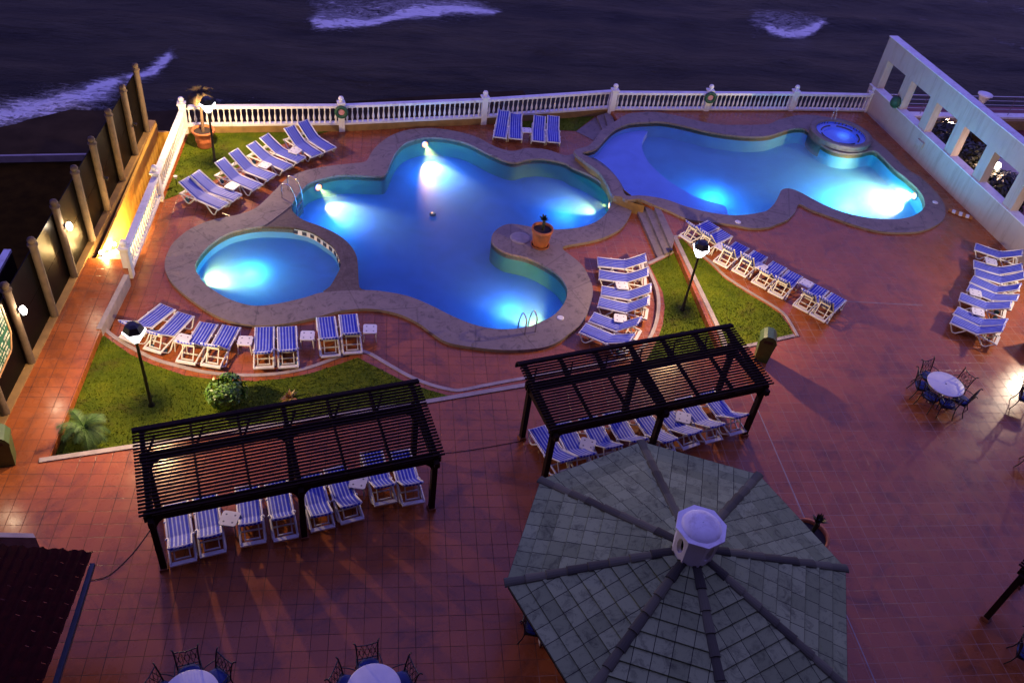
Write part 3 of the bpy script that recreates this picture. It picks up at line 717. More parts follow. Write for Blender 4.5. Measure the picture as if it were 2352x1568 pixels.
group_l(D_l, 0, 'H', (36, 1.8), [f'{o_} striped lounger from the top in the column between main pool and lamp lawn' for o_ in ORD[:6]], 'loungers in the column beside the main pool', (2, 5))
E_l = [((1640,514),(1586,543)),((1670,534),(1614,563)),((1706,562),(1660,605)),((1748,582),(1698,626)),((1792,607),(1748,648)),((1828,627),(1789,670)),((1888,659),(1847,700)),((1928,680),(1889,722))]
group_l(E_l, T, 'R', (48, 1.8), [f'{o_} striped lounger from the upper left in the row along the lawn with lamp' for o_ in ORD], 'loungers in the row right of the lamp lawn', (1,))
F_l = [((2240,566),(2330,572)),((2237,606),(2337,610)),((2240,625),(2339,632)),((2232,640),(2327,656)),((2224,658),(2324,674)),((2205,680),(2308,694)),((2195,712),(2299,735)),((2187,732),(2294,752))]
group_l(F_l, T, 'H', (34, 1.7), [f'{o_} striped lounger from the top in the column along the white colonnade wall' for o_ in ORD], 'loungers in the column by the colonnade', (5,))
G_l = [((403,1154),(416,1276)),((470,1136),(485,1256)),((567,1114),(583,1230)),((634,1105),(653,1216)),((711,1086),(738,1199)),((768,1072),(800,1180)),((852,1034),(880,1143)),((917,1034),(950,1146))]
group_l(G_l, T, 'R', (40, 1.86), [f'{o_} striped lounger from the left under the left-hand wooden pergola' for o_ in ORD], 'loungers under the left pergola')
H_l = [((1234,980),(1290,1078)),((1290,970),(1338,1062)),((1350,957),(1395,1045)),((1405,946),(1451,1033)),((1463,937),(1521,1020)),((1510,926),(1572,1005)),((1570,912),(1628,990)),((1621,897),(1678,974))]
group_l(H_l, T, 'R', (38, 1.86), [f'{o_} striped lounger from the left under the right-hand wooden pergola' for o_ in ORD], 'loungers under the right pergola')

# ---- small side tables
def side_table():
    r_ = empty('side_table')
    b = MB(); w = .23; z = .40; c = .05
    oct_ = [(-w+c, -w), (w-c, -w), (w, -w+c), (w, w-c), (w-c, w), (-w+c, w), (-w, w-c), (-w, -w+c)]
    b.add([(x, y, z) for x, y in oct_]+[(x, y, z+.035) for x, y in oct_], [tuple(range(7, -1, -1)), tuple(range(8, 16))]+[(i, (i+1) % 8, 8+(i+1) % 8, 8+i) for i in range(8)])
    for sx in (-1, 1):
        for sy_ in (-1, 1): b.lathe([(.028, .0355), (.02, .0365)], 8, (sx*.115, sy_*.115, z), 1)
    b.build('table_top', ['plastic', simple('moulded_hole', (.12, .12, .14), .7, .1, 3, bs=0)], r_)
    for sx in (-1, 1):
        for sy_ in (-1, 1): MB().tube([(sx*.19, sy_*.19, z+.01), (sx*.215, sy_*.215, 0)], [.028, .018], 6).build('leg', 'plastic', r_)
    return r_
tprot = None
tabs = [(533,427,0,'by the near pair of the slanting row beside the far-left lawn',.5),(608,379,0,'between the second and third pairs of the slanting row',.5),(678,346,0,'between the two farthest pairs of the slanting row',.5),
 (1210,299,0,'in the middle of the four loungers below the sea balustrade',0),
 (420,778,0,'between the first two pairs in the row below the kiddie pool',.3),(563,782,0,'between second and third pairs in the row below the kiddie pool',.05),(706,770,0,'between third and fourth pairs in the row below the kiddie pool',0),(850,755,0,'at the right end of the row below the kiddie pool',0),
 (1429,655,0,'below the top pair of the column beside the main pool',0),(1425,731,0,'above the bottom pair of the column beside the main pool',.2),
 (1657,567,T,'after the first pair in the row along the lamp lawn',.8),(1748,612,T,'after the second pair in the row along the lamp lawn',.8),(1852,650,T,'before the last pair in the row along the lamp lawn',.8),
 (2277,600,T,'below the top single lounger by the colonnade wall',.4),(2241,672,T,'between fifth and sixth loungers by the colonnade wall',.4),(2247,716,T,'above the lowest pair by the colonnade wall',.4),
 (527,1190,T,'between the first two pairs under the left-hand pergola',.2),(823,1106,T,'before the last pair under the left-hand pergola',.2),
 (1350,1019,T,'after the first pair under the right-hand pergola',.35),(1570,958,T,'before the last pair under the right-hand pergola',.35)]
for i, (x, y, z, l, rz) in enumerate(tabs):
    if tprot is None: tprot = side_table(); o_ = tprot
    else: o_ = dup(tprot)
    q = P(x, y, z+.43); o_.location = (q.x, q.y, z+.002); o_.rotation_euler = (0, 0, -rz)
    tag(o_, 'small white plastic table '+l, 'side table', 'white side tables beside the loungers')

# ================================================================ pergolas
def pergola(o0, th, L, w, a, ht, e, label):
    """o0 front-left post foot; local x along, y to the rear"""
    R0 = empty('pergola', o0, th); tag(R0, label, 'pergola', 'dark timber pergolas')
    hp = 2.12; pw = .15; bays = [0, L/2, L]
    for x in bays:
        for y in (0, w):
            MB().box((x, y, hp/2+.04), (pw, pw, hp-.08)).build('post', 'wood', R0)
            MB().box((x, y, .05), (pw+.06, pw+.06, .10)).build('post_base', simple('rusty_post_shoe', (.25, .08, .03), .6, .3, 8), R0)
    for y in (0, w):
        b = MB(); b.bar((-e, y-.06, hp+.02), (L+e, y-.06, hp+.02), .055, .19); b.bar((-e, y+.06, hp+.02), (L+e, y+.06, hp+.02), .055, .19); b.build('plate_beam', 'wood', R0)
    zf = hp+.16; zr = ht-.08; yf = -.10; yr = a
    nr = 7
    for i in range(nr):
        x = L*i/(nr-1)
        wide = .11 if i in (0, 3, 6) else .055
        b = MB(); b.bar((x, yf, zf), (x, yr-.10, zr), wide, .13); b.bar((x, yr-.12, zr+.01), (x, yr+.05, zr-.12), wide, .10); b.build('rafter', 'wood', R0)
        zz = zf+(zr-zf)*(w-yf)/(yr-yf)
        MB().bar((x, w, hp+.1), (x-.02 if i else x, yr-.15, zr-.05), .05, .06).build('strut', 'wood', R0)
        if i < nr-1: MB().bar((x+.06, w, hp+.1), (x+.30, w+.38, zz+.04), .045, .05).build('strut', 'wood', R0)
    for x in bays:
        MB().bar((x, -.25, hp-.03), (x, w+.25, hp-.03), .13, .18).build('tie_beam', 'wood', R0)
    ns = 25
    for i in range(ns):
        t = i/(ns-1); y = yf-.02+(yr-.12-yf)*t; z = zf+.09+(zr-zf)*(y-yf)/(yr-yf)
        MB().bar((-e-.08, y, z), (L+e+.08, y, z), .032, .05, up=(0, 0, 1)).build('slat', 'wood', R0)
    for i in range(5):
        t = i/4; y = yr-.10+.19*math.sin(t*PI/2); z = zr+.10-.24*(1-math.cos(t*PI/2))
        MB().bar((-e-.08, y, z), (L+e+.08, y, z), .05, .06).build('slat', 'wood', R0)
    for y in (0, w):
        for x in bays:
            for s_ in (-1, 1):
                if (x == 0 and s_ < 0) or (x == L and s_ > 0): continue
                n_ = 8; arc_ = [(x+s_*(.07+.42*(1-math.cos(k*PI/2/n_))), hp-.50+.42*math.sin(k*PI/2/n_)) for k in range(n_+1)]
                pts_ = [(x+s_*.07, hp-.06)]+arc_
                b = MB(); q = [(px_, y-.03, pz) for px_, pz in pts_]; r_ = [(px_, y+.03, pz) for px_, pz in pts_]; m_ = len(q)
                b.add(q+r_, [tuple(range(m_)), tuple(range(2*m_-1, m_-1, -1))]+[(k, (k+1) % m_, m_+(k+1) % m_, m_+k) for k in range(m_)])
                b.build('knee_brace', 'wood', R0)
    return R0
pergola((-5.43, 13.18, T), .258, 6.95, 1.86, 2.47, 2.60, .14, 'dark brown slatted timber pergola on the left in front of the lawn')
pergola((4.56, 15.88, T), .268, 6.90, 1.74, 2.42, 2.57, .12, 'dark brown slatted timber pergola in the middle behind the octagonal roof')
q = P(2260, 1420, T); pergola((q.x+.05, q.y, T), -1.0, 6.95, 1.8, 2.4, 2.5, .14, 'dark timber pergola entering the frame at the lower right corner')

# ================================================================ gazebo
gx, gy, gR, ga = 6.83, 10.93, 4.10, 1.5927
G = empty('gazebo', (gx, gy, T)); tag(G, 'octagonal pavilion with grey tiled roof and small white cupola', 'gazebo')
ez = 3.1-T; az = 4.22-T
me_v = []; me_f = []; uvs = []
b = MB(); nco = 11; uvl = []
for k in range(8):
    t0, t1 = ga+k*PI/4, ga+(k+1)*PI/4
    e0, e1 = Vector((math.cos(t0), math.sin(t0), 0)), Vector((math.cos(t1), math.sin(t1), 0))
    slope = math.hypot(gR*math.cos(PI/8), az-ez)
    for c in range(nco):
        r1, r0 = gR*(1-c/nco), gR*(1-(c+1)/nco)
        if c == nco-1: r0 = .25
        z1 = ez+(az-ez)*c/nco+.045; z0 = ez+(az-ez)*(c+1)/nco+.012
        a_, b_, c_, d_ = e0*r1, e1*r1, e1*r0, e0*r0
        jit = .006*math.sin(k*3.1+c*5.7)
        vs = [Vector((a_.x, a_.y, z1+jit)), Vector((b_.x, b_.y, z1+jit)), Vector((c_.x, c_.y, z0)), Vector((d_.x, d_.y, z0)), Vector((a_.x, a_.y, z1-.055)), Vector((b_.x, b_.y, z1-.055))]
        b.add(vs, [(0, 1, 2, 3), (4, 5, 1, 0)])
        h1 = r1*math.sin(PI/8); h0 = r0*math.sin(PI/8); v1 = c*.40+.002; v0 = (c+1)*.40-.03; off = 50+.13*k
        uvl += [(off-h1, v1), (off+h1, v1), (off+h0, v0), (off-h0, v0), (off-h1, v1-.01), (off+h1, v1-.01), (off+h1, v1-.01), (off-h1, v1-.01)]
roof = b.build('roof', 'slate', G); ul = roof.data.uv_layers.new(name='UVMap')
for i, u in enumerate(uvl): ul.data[i].uv = u
b = MB(); lp = [(gR*.985*math.cos(ga+k*PI/4), gR*.985*math.sin(ga+k*PI/4)) for k in range(8)]
b.skirt([Vector((x, y, 0)) for x, y in lp], ez-.20, ez+.0); b.poly([[Vector((x, y, 0)) for x, y in lp]], ez-.19); b.build('ceiling', 'wood', G)
for k in range(8):
    t0 = ga+k*PI/4; e0 = Vector((math.cos(t0), math.sin(t0), 0)); b = MB(); nseg = 9
    for c in range(nseg):
        r1 = gR*1.01*(1-c/nseg); r0 = gR*1.01*(1-(c+1.15)/nseg); r0 = max(r0, .4)
        z1 = ez+(az-ez)*(1-r1/gR)+.035; z0 = ez+(az-ez)*(1-r0/gR)+.02
        n_ = 7; side = Vector((-e0.y, e0.x, 0)); vs = []
        for (rr, zz, wd, hh) in ((r1, z1, .125, .075), (r0, z0, .10, .045)):
            for j in range(n_):
                an = PI*j/(n_-1); vs.append(e0*rr+side*(math.cos(an)*wd)+Vector((0, 0, zz+math.sin(an)*hh-.01)))
        for j in range(n_): vs.append(vs[j]*1.0)
        b.add(vs[:14], [(j, j+1, n_+j+1, n_+j) for j in range(n_-1)]+[tuple(range(n_))], 0, False)
    b.build('hip_cap', 'cap', G)
for k in range(8):
    t0 = ga+k*PI/4; MB().box((2.9*math.cos(t0), 2.9*math.sin(t0), (ez-.2)/2), (.22, .22, ez-.2), 0, t0).build('post', 'white', G)
# cupola (octagonal drum with oval openings and a shallow dome)
b = MB(); ro = PI/8+ga; CU = empty('cupola_drum'); COL.objects.unlink(CU); bpy.data.objects.remove(CU)
cz0 = az-.10; ch = .82; rb = .60
def octring(b, r0, z0, r1, z1, rot):
    b.lathe([(r0, z0), (r1, z1)], 8, smooth=False, cap=False, rot=rot)
rot8 = ga
for k in range(8):
    t0, t1 = rot8+k*PI/4, rot8+(k+1)*PI/4
    p0 = Vector((math.cos(t0), math.sin(t0), 0)); p1 = Vector((math.cos(t1), math.sin(t1), 0))
    def pt(u, v, inn=0):
        r = (.47+.05*v)-inn; q = (p0*(1-u)+p1*u)*r; return Vector((q.x, q.y, cz0+v*ch))
    if k % 2 == 1:
        b.add([pt(0, 0), pt(1, 0), pt(1, 1), pt(0, 1)], [(0, 1, 2, 3)])
    else:
        m_ = 16; ov = [(.5+.26*math.cos(2*PI*j/m_), .52+.30*math.sin(2*PI*j/m_)) for j in range(m_)]
        sq = []
        for j in range(m_):
            an = 2*PI*j/m_; cx_, cy_ = math.cos(an), math.sin(an); s_ = .5/max(abs(cx_), abs(cy_)); sq.append((.5+cx_*s_, .5+cy_*s_))
        vs = [pt(*q) for q in sq]+[pt(*q) for q in ov]+[pt(q[0], q[1], .12) for q in ov]
        b.add(vs, [(j, (j+1) % m_, m_+(j+1) % m_, m_+j) for j in range(m_)]+[(m_+j, m_+(j+1) % m_, 2*m_+(j+1) % m_, 2*m_+j) for j in range(m_)])
cup = b.build('cupola', 'white', G)
b = MB(); b.lathe([(.53, cz0+ch-.02), (.58, cz0+ch), (.58, cz0+ch+.06), (.46, cz0+ch+.065), (.45, cz0+ch+.05)], 8, smooth=False, cap=False, rot=rot8)
b.lathe([(.455, cz0+ch+.055), (.43, cz0+ch+.09), (.38, cz0+ch+.14), (.22, cz0+ch+.19), (.01, cz0+ch+.21)], 32, cap=False); b.build('dome', 'white', cup)
point((gx-.5, gy-.6, T+ez-.5), 4, (1, .45, .12), .15)
o_ = MB().lathe([(.16, 0), (.16, -.10), (.05, -.16)], 14, cap=True).build('ceiling_lamp', 'lamp', G, (-.5, .3, ez-.2))

# ================================================================ street lamps
def lamp_post(base, h, label, pw=430, pc=(1, .68, .34)):
    o_ = empty('lamp_post', base); tag(o_, label, 'lamp post', 'black lamp posts with white lanterns')
    b = MB(); b.lathe([(.10, 0), (.10, .05), (.055, .12), (.048, .9), (.042, h-.62), (.07, h-.60), (.07, h-.57), (.10, h-.52)], 12); b.build('pole', 'black', o_)
    b = MB().lathe([(.11, h-.54), (.31, h-.20), (.32, h-.162)], 6, cap=True, smooth=False, rot=.3); l = b.build('lantern_glass', 'lamp', o_)
    b = MB().lathe([(.29, h-.155), (.29, h-.12), (.24, h-.02), (.21, h+.05), (.12, h+.11), (.02, h+.12)], 6, smooth=False, rot=.3); b.build('lantern_cap', 'black', o_)
    point(Vector(base)+Vector((0, 0, h-.34)), pw, pc, .09)
    return o_
lamp_post(P(348, 931, PZ), 3.14, 'black lamp post with lit white lantern on the near left lawn')
lamp_post(P(1567, 712, PZ), 3.02, 'black lamp post with lit white lantern on the lawn behind the right-hand pergola')
lamp_post(P(494, 372, 0), 2.85, 'black lamp post with lit white lantern beside the potted palm')
lamp_post(P(2420, 765, T), 3.1, 'black lamp post with lantern beyond the right edge of the frame', 300, (1, .78, .55))

# ================================================================ balustrades
def bal_proto():
    return [(.055, 0), (.055, .04), (.03, .07), (.05, .14), (.062, .22), (.05, .30), (.026, .42), (.022, .52), (.035, .56), (.024, .60), (.045, .66), (.05, .70)]
bmesh_ = None
def balustrade(pts, base, label, post_foot, skip_first=False, skip_last=False, kerbh=.34):
    """pts: post positions (world xy). base = z of plinth bottom"""
    global bmesh_
    R0 = empty('balustrade', (pts[0].x, pts[0].y, 0)); tag(R0, label, 'balustrade', 'white balustrades'); o = Vector((pts[0].x, pts[0].y, 0))
    zb = base+kerbh
    for i, p in enumerate(pts):
        if (i == 0 and skip_first) or (i == len(pts)-1 and skip_last): continue
        q = p-o; pf = post_foot
        a_ = math.atan2((pts[min(i+1, len(pts)-1)]-pts[max(i-1, 0)]).y, (pts[min(i+1, len(pts)-1)]-pts[max(i-1, 0)]).x)
        ps = MB().box((q.x, q.y, (pf+zb+1.02)/2), (.27, .27, zb+1.02-pf), 0, a_).build('post', 'white', R0)
        MB().box((q.x, q.y, zb+1.05), (.36, .36, .07), 0, a_).build('cap', 'white', ps)
        MB().lathe([(.12, zb+1.085), (.07, zb+1.11), (.05, zb+1.13), (.09, zb+1.16), (.125, zb+1.22), (.125, zb+1.26), (.09, zb+1.33), (.01, zb+1.36)], 14, (q.x, q.y, 0)).build('finial', 'white', ps)
    for i in range(len(pts)-1):
        a, c = pts[i]-o, pts[i+1]-o; a = Vector((a.x, a.y, 0)); c = Vector((c.x, c.y, 0)); dd = (c-a).normalized()
        a2, c2 = a+dd*.13, c-dd*.13
        MB().bar(a2+Vector((0, 0, zb+.88)), c2+Vector((0, 0, zb+.88)), .24, .11).build('rail', 'white', R0)
        MB().bar(a2+Vector((0, 0, zb+.045)), c2+Vector((0, 0, zb+.045)), .24, .09).build('base_rail', 'white', R0)
        L_ = (c2-a2).length; nb = max(2, round(L_/.245))
        for k in range(nb):
            p = a2+(c2-a2)*((k+.5)/nb)
            if bmesh_ is None: x = MB().lathe([(r, z+.09) for r, z in bal_proto()]+[(.055, .83)], 8).build('baluster', 'white', R0); bmesh_ = x.data
            else: x = bpy.data.objects.new('baluster', bmesh_); COL.objects.link(x); x.parent = R0
            x.location = (p.x, p.y, zb)
    return R0
def flat3(v, z): q = P(v[0], v[1], z); return Vector((q.x, q.y, 0))
bl1 = [flat3((432, 305), 0), flat3((785, 300), 0), flat3((1109, 284), 0), flat3((1402, 262), 0.0)]
bl1[0].x = -8.95
balustrade(bl1, 0, 'long white balustrade along the sea behind the main pool', 0, skip_last=True)
bl2 = [flat3((1404, 253), T), flat3((1620, 253), T), flat3((1814, 253), T), flat3((1988, 256), T)]
balustrade(bl2, T-.30, 'white balustrade on the raised terrace behind the right pool', T-.3)
bs1 = [flat3((432, 305), 0), flat3((374, 459), 0)]; bs1[0].x = -8.95; bs1[1].x = -8.98
balustrade(bs1, 0, 'short white balustrade on the left edge beside the potted palm lawn', 0, skip_first=True, kerbh=.2)
bs2 = [bs1[1], flat3((296, 634), 0)]; bs2[1].x = -9.02; 
balustrade(bs2, 0, 'white balustrade beside the lit yellow stairwell', 0, skip_first=True, kerbh=.2)
# ochre plinth wall under the sea balustrade
b = MB()
for i in range(3):
    b.bar(bl1[i]+Vector((0, 0, .17)), bl1[i+1]+Vector((0, 0, .17)), .20, .335)
o_ = b.build('plinth_wall', 'ochre'); tag(o_, 'low ochre plinth wall under the long sea balustrade', 'wall')
b = MB()
for i in range(3): b.bar(bl2[i]+Vector((0, 0, T-.12)), bl2[i+1]+Vector((0, 0, T-.12)), .20, .33)
o_ = b.build('plinth_wall', 'ochre'); tag(o_, 'low ochre plinth wall under the raised terrace balustrade', 'wall')
# seawall below everything
b = MB(); sw = [bl1[0], bl1[1], bl1[2], bl1[3], bl2[1], bl2[3], Vector((46, 43, 0))]
for i in range(len(sw)-1): b.bar(sw[i]+Vector((0, .12, -1.9)), sw[i+1]+Vector((0, .12, -1.9)), .3, 3.7)
st(b.build('seawall', 'ochre'))
# life rings
def ring(loc, label, ry=0):
    o_ = empty('life_ring', loc); tag(o_, label, 'life ring', 'green life rings'); o_.rotation_euler = (PI/2, 0, ry)
    MB().tube([(.23*math.cos(t*PI/10), .23*math.sin(t*PI/10), 0) for t in range(20)], .085, 8, close=True).build('ring', 'ring', o_)
    MB().lathe([(.14, -.02), (.14, .02)], 16).build('centre', 'ringc', o_)
ring(bl1[1]+Vector((.02, -.24, 1.04)), 'green life ring hung on the balustrade post left of the main pool')
ring(bl2[1]+Vector((.0, -.24, T+.80)), 'green life ring hung on the balustrade post behind the right pool')

# ================================================================ left walkway, stairwell and fence
fy = [34.99, 33.05, 31.05, 28.94, 26.97, 24.87, 22.79, 20.59, 18.45, 16.3, 14.2]
fx = lambda y: -10.30-(34.99-y)*.029
b = MB(); b.bar((fx(36)-.10, 36, .22), (fx(13)-.10, 13, .22), .42, .56); b.bar((fx(36)-.10, 36, -1.9), (fx(26.2)-.10, 26.2, -1.9), .42, 3.66)
o_ = b.build('fence_wall', 'ochre'); tag(o_, 'low ochre wall carrying the dark fence along the left walkway', 'wall')
b = MB(); b.add([(-10.22, 26.0, T-.02), (-10.22, 35.9, T-.02), (-10.22, 35.9, -3.6), (-10.22, 26.0, -3.6)], [(0, 1, 2, 3)]); 
sw_ = empty('stairwell', (-9.6, 26, T)); tag(sw_, 'yellow stairwell with lit steps going down beside the balustrade', 'stairs')
def rel(o_, c): o_.location = -Vector(c); return o_
cst = (-9.6, 26, T)
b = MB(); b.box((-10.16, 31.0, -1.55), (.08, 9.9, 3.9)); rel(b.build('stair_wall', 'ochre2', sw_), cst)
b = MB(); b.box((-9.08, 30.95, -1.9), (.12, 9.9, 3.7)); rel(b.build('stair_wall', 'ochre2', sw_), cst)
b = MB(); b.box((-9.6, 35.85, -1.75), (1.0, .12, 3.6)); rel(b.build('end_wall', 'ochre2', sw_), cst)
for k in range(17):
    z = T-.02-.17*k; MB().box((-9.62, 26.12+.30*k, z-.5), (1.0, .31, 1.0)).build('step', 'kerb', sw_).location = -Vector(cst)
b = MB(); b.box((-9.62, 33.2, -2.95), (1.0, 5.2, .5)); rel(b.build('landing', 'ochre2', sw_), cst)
for k, (x, y, z, l) in enumerate([(-10.02, 26.15, T+.04, 'on the top step'), (-10.02, 26.85, T-.26, 'on the third step'), (-10.02, 27.55, T-.60, 'on the fifth step'), (-9.25, 28.3, T-.85, 'against the right wall of the stairs'), (-9.25, 29.0, T-1.2, 'lowest against the right wall of the stairs')]):
    o_ = empty('step_light', (x, y, z)); tag(o_, 'small bright step light '+l, 'step light', 'step lights of the yellow stairwell')
    MB().ball((0, 0, .09), .075, 10).build('bulb', 'stairlamp', o_); point((x+(.12 if x < -9.6 else -.12), y, z+.12), 48, (1, .66, .24), .05); MB().lathe([(.05, -.02), (.05, .02), (.025, .03)], 10).build('holder', 'black', o_)
FN = empty('fence', (fx(14), 14, T)); tag(FN, 'tall dark panel fence with tan concrete posts along the left edge', 'fence'); fo = Vector((fx(14), 14, T))
for i, y in enumerate(fy):
    x = fx(y)
    p_ = MB().tube([(x, y, .48), (x, y, 3.28)], .125, 10).build('post', 'concrete', FN); p_.location = -fo
    q_ = MB().lathe([(.16, 3.28), (.16, 3.32), (.06, 3.34), (.11, 3.38), (.13, 3.45), (.10, 3.53), (.01, 3.56)], 12, (x, y, 0)).build('finial', 'concrete', p_)
    if i < len(fy)-1:
        y2 = fy[i+1]
        for (z0, z1) in ((.50, 1.75), (1.765, 3.05)):
            MB().bar((fx(y)-.14, y, (z0+z1)/2), (fx(y2)-.14, y2, (z0+z1)/2), .03, z1-z0).build('panel', 'panel', FN).location = -fo
def sconce(x, y, z, label):
    o_ = empty('wall_sconce', (x, y, z)); tag(o_, label, 'wall lamp', 'lit sconces on the fence posts')
    MB().box((.03, 0, 0), (.06, .09, .16)).build('back_plate', 'black', o_)
    MB().lathe([(.06, -.13), (.10, 0), (.06, .13)], 10, (.16, 0, .0)).build('glass', 'sconce', o_)
    point((x+.22, y, z), 24, (1, .74, .44), .06)
sconce(fx(24.87)+.12, 24.87, 2.55, 'bright lit sconce on the fence post nearest the stairwell')
sconce(fx(20.59)+.12, 20.59, 2.55, 'bright lit sconce on the fence post above the green sign')
sconce(fx(16.3)+.12, 16.3, 2.55, 'sconce on a fence post outside the left edge of the frame')
for y, l in ((33.05, 'far'), (28.94, 'nearer')):
    o_ = empty('unlit_spotlight', (fx(y)+.14, y, 1.9)); tag(o_, f'small dark unlit spotlight on the {l} fence post beyond the stair lights', 'spotlight', 'unlit spotlights on the fence posts')
    MB().lathe([(.03, 0), (.07, .12), (.07, .14)], 10, X=Matrix.Rotation(1.9, 4, 'Y')).build('head', 'black', o_); MB().box((0, 0, 0), (.05, .05, .1)).build('bracket', 'black', o_)
# green sign on the fence: tall board mounted on the panels
def sign():
    x = fx(19.5)+.02; S0 = empty('notice_board', (x, 19.30, 2.35)); tag(S0, 'green notice board with rows of cream lettering and pointed wooden frame', 'sign')
    S0.rotation_euler = (0, 0, .029)
    out = [(-1.5, 1.0), (-1.5, -.55), (.40, -.55), (.72, -.15), (.72, .85), (.5, 1.0)]
    def prism(o, t0, t1, mat, nm):
        b = MB(); n_ = len(o); b.add([(t0, y, z) for y, z in o]+[(t1, y, z) for y, z in o], [tuple(range(n_))[::-1], tuple(range(n_, 2*n_))]+[(i, (i+1) % n_, n_+(i+1) % n_, n_+i) for i in range(n_)]); return b.build(nm, mat, S0)
    prism(out, 0, .05, 'signgreen', 'board')
    b = MB(); n_ = len(out)
    for i in range(n_): a, c = out[i], out[(i+1) % n_]; b.bar((.045, a[0], a[1]), (.045, c[0], c[1]), .07, .06, up=(1, 0, 0))
    b.build('frame', 'signframe', S0)
    rnd = random.Random(3); txt = MB()
    for r_ in range(9):
        z = .82-.145*r_-(.1 if r_ > 4 else 0); y = .62-(.3 if r_ > 6 else 0)
        if z < -.5: break
        end = -1.3
        while y > end:
            w_ = rnd.uniform(.03, .06)
            # small letter-like strokes
            for s_ in range(2):
                if rnd.random() < .8: txt.box((.056, y-.012*s_*2, z), (.008, .012, rnd.uniform(.05, .075)))
            if rnd.random() < .7: txt.box((.056, y-.012, z+rnd.choice((-.03, 0, .03))), (.008, .03, .012))
            y -= w_ if rnd.random() < .82 else .11
    txt.build('lettering', 'lettering', S0)
sign()
# bins
def bin_(loc, rz, label, w=.55):
    o_ = empty('litter_bin', loc, rz); tag(o_, label, 'bin', 'green litter bins'); s_ = w/2
    b = MB(); lo = [(-s_*.8, -s_*.8), (s_*.8, -s_*.8), (s_*.8, s_*.8), (-s_*.8, s_*.8)]; hi = [(-s_, -s_), (s_, -s_), (s_, s_), (-s_, s_)]
    b.add([(x, y, 0) for x, y in lo]+[(x, y, .85) for x, y in hi], [(3, 2, 1, 0), (0, 1, 5, 4), (1, 2, 6, 5), (2, 3, 7, 6), (3, 0, 4, 7), (4, 5, 6, 7)]); b.build('body', 'green', o_)
    b = MB(); prof = [(-s_*1.06, .85), (-s_*1.06, .93), (-s_*.75, 1.10), (-.1, 1.18), (.1, 1.18), (s_*.75, 1.10), (s_*1.06, .93), (s_*1.06, .85)]
    n_ = len(prof); b.add([(x, -s_*1.04, z) for x, z in prof]+[(x, s_*1.04, z) for x, z in prof], [tuple(range(n_)), tuple(range(2*n_-1, n_-1, -1))]+[(i, n_+i, n_+(i+1) % n_, (i+1) % n_) for i in range(n_)]); l_ = b.build('hood', 'green', o_)
    MB().box((0, -s_*1.045, .955), (.30, .012, .12)).build('slot', 'black', l_)
bin_(P(1747, 822, T), -.35, 'green hooded litter bin at the right end of the middle pergola')
bin_(P(16, 1058, T), .25, 'green litter bin at the left edge of the frame by the walkway')
bin_(P(2372, 795, T), .2, 'dark litter bin half outside the right edge below the colonnade')

# ================================================================ colonnade wall on the right
w0, w1_ = Vector((25.22, 41.25, T)), Vector((26.64, 27.38, T)); wd = (w1_-w0); wd.normalize(); wn = Vector((wd.y, -wd.x, 0));
if wn.x < 0: wn = -wn
CW = empty('colonnade', w0, math.atan2(wd.y, wd.x)); tag(CW, 'tall white colonnade wall with rectangular openings along the right edge', 'wall')
def wl_(x, y):
    q = onplane(x, y, w0, wn); return (q-w0).dot(wd), q.z
Ltot = 26
top_z = wl_(2050, 89)[1]; lowz = wl_(2075, 262)[1]
ops = [((1100, 568), (1282, 716)), ((1332, 752), (1512, 902)), ((1562, 948), (1755, 1102)), ((1812, 1158), (2015, 1332)), ((2085, 1395), (2275, 1570))]
edges = []
for a_, c_ in ops:
    s0 = wl_(1764+a_[0]/4, a_[1]/4); s1 = wl_(1764+c_[0]/4, c_[1]/4); edges.append((s0, s1))
zo = sum(e[0][1]+e[1][1] for e in edges)/10
print('COLON top', top_z, 'low', lowz, 'open', zo, [(round(e[0][0], 2), round(e[1][0], 2)) for e in edges])
th_ = .42
sgn = 1 if Matrix.Rotation(math.atan2(wd.y, wd.x), 3, 'Z') @ Vector((0, 1, 0)) @ wn > 0 else -1
def cbox(s0, s1, z0, z1, t0, t1, nm, mat='wallwhite', par=None):
    return MB().box(((s0+s1)/2, sgn*(t0+t1)/2, (z0+z1)/2-T), (s1-s0, t1-t0, z1-z0)).build(nm, mat, par or CW)
st_ = [(round(e[0][0], 2), round(e[1][0], 2)) for e in edges]
pitch_ = (st_[4][0]-st_[0][0])/4; ow = sum(b_-a_ for a_, b_ in st_)/5
opn = [(st_[0][0]+i*pitch_, st_[0][0]+i*pitch_+ow) for i in range(10)]
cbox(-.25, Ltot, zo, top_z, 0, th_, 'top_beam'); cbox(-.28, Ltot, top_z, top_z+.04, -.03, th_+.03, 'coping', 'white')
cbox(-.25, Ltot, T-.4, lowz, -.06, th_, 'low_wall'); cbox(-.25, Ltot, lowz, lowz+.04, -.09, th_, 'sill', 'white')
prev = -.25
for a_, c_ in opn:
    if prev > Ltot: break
    cbox(prev, min(a_, Ltot), lowz+.04, zo, .002, th_-.002, 'column'); prev = c_
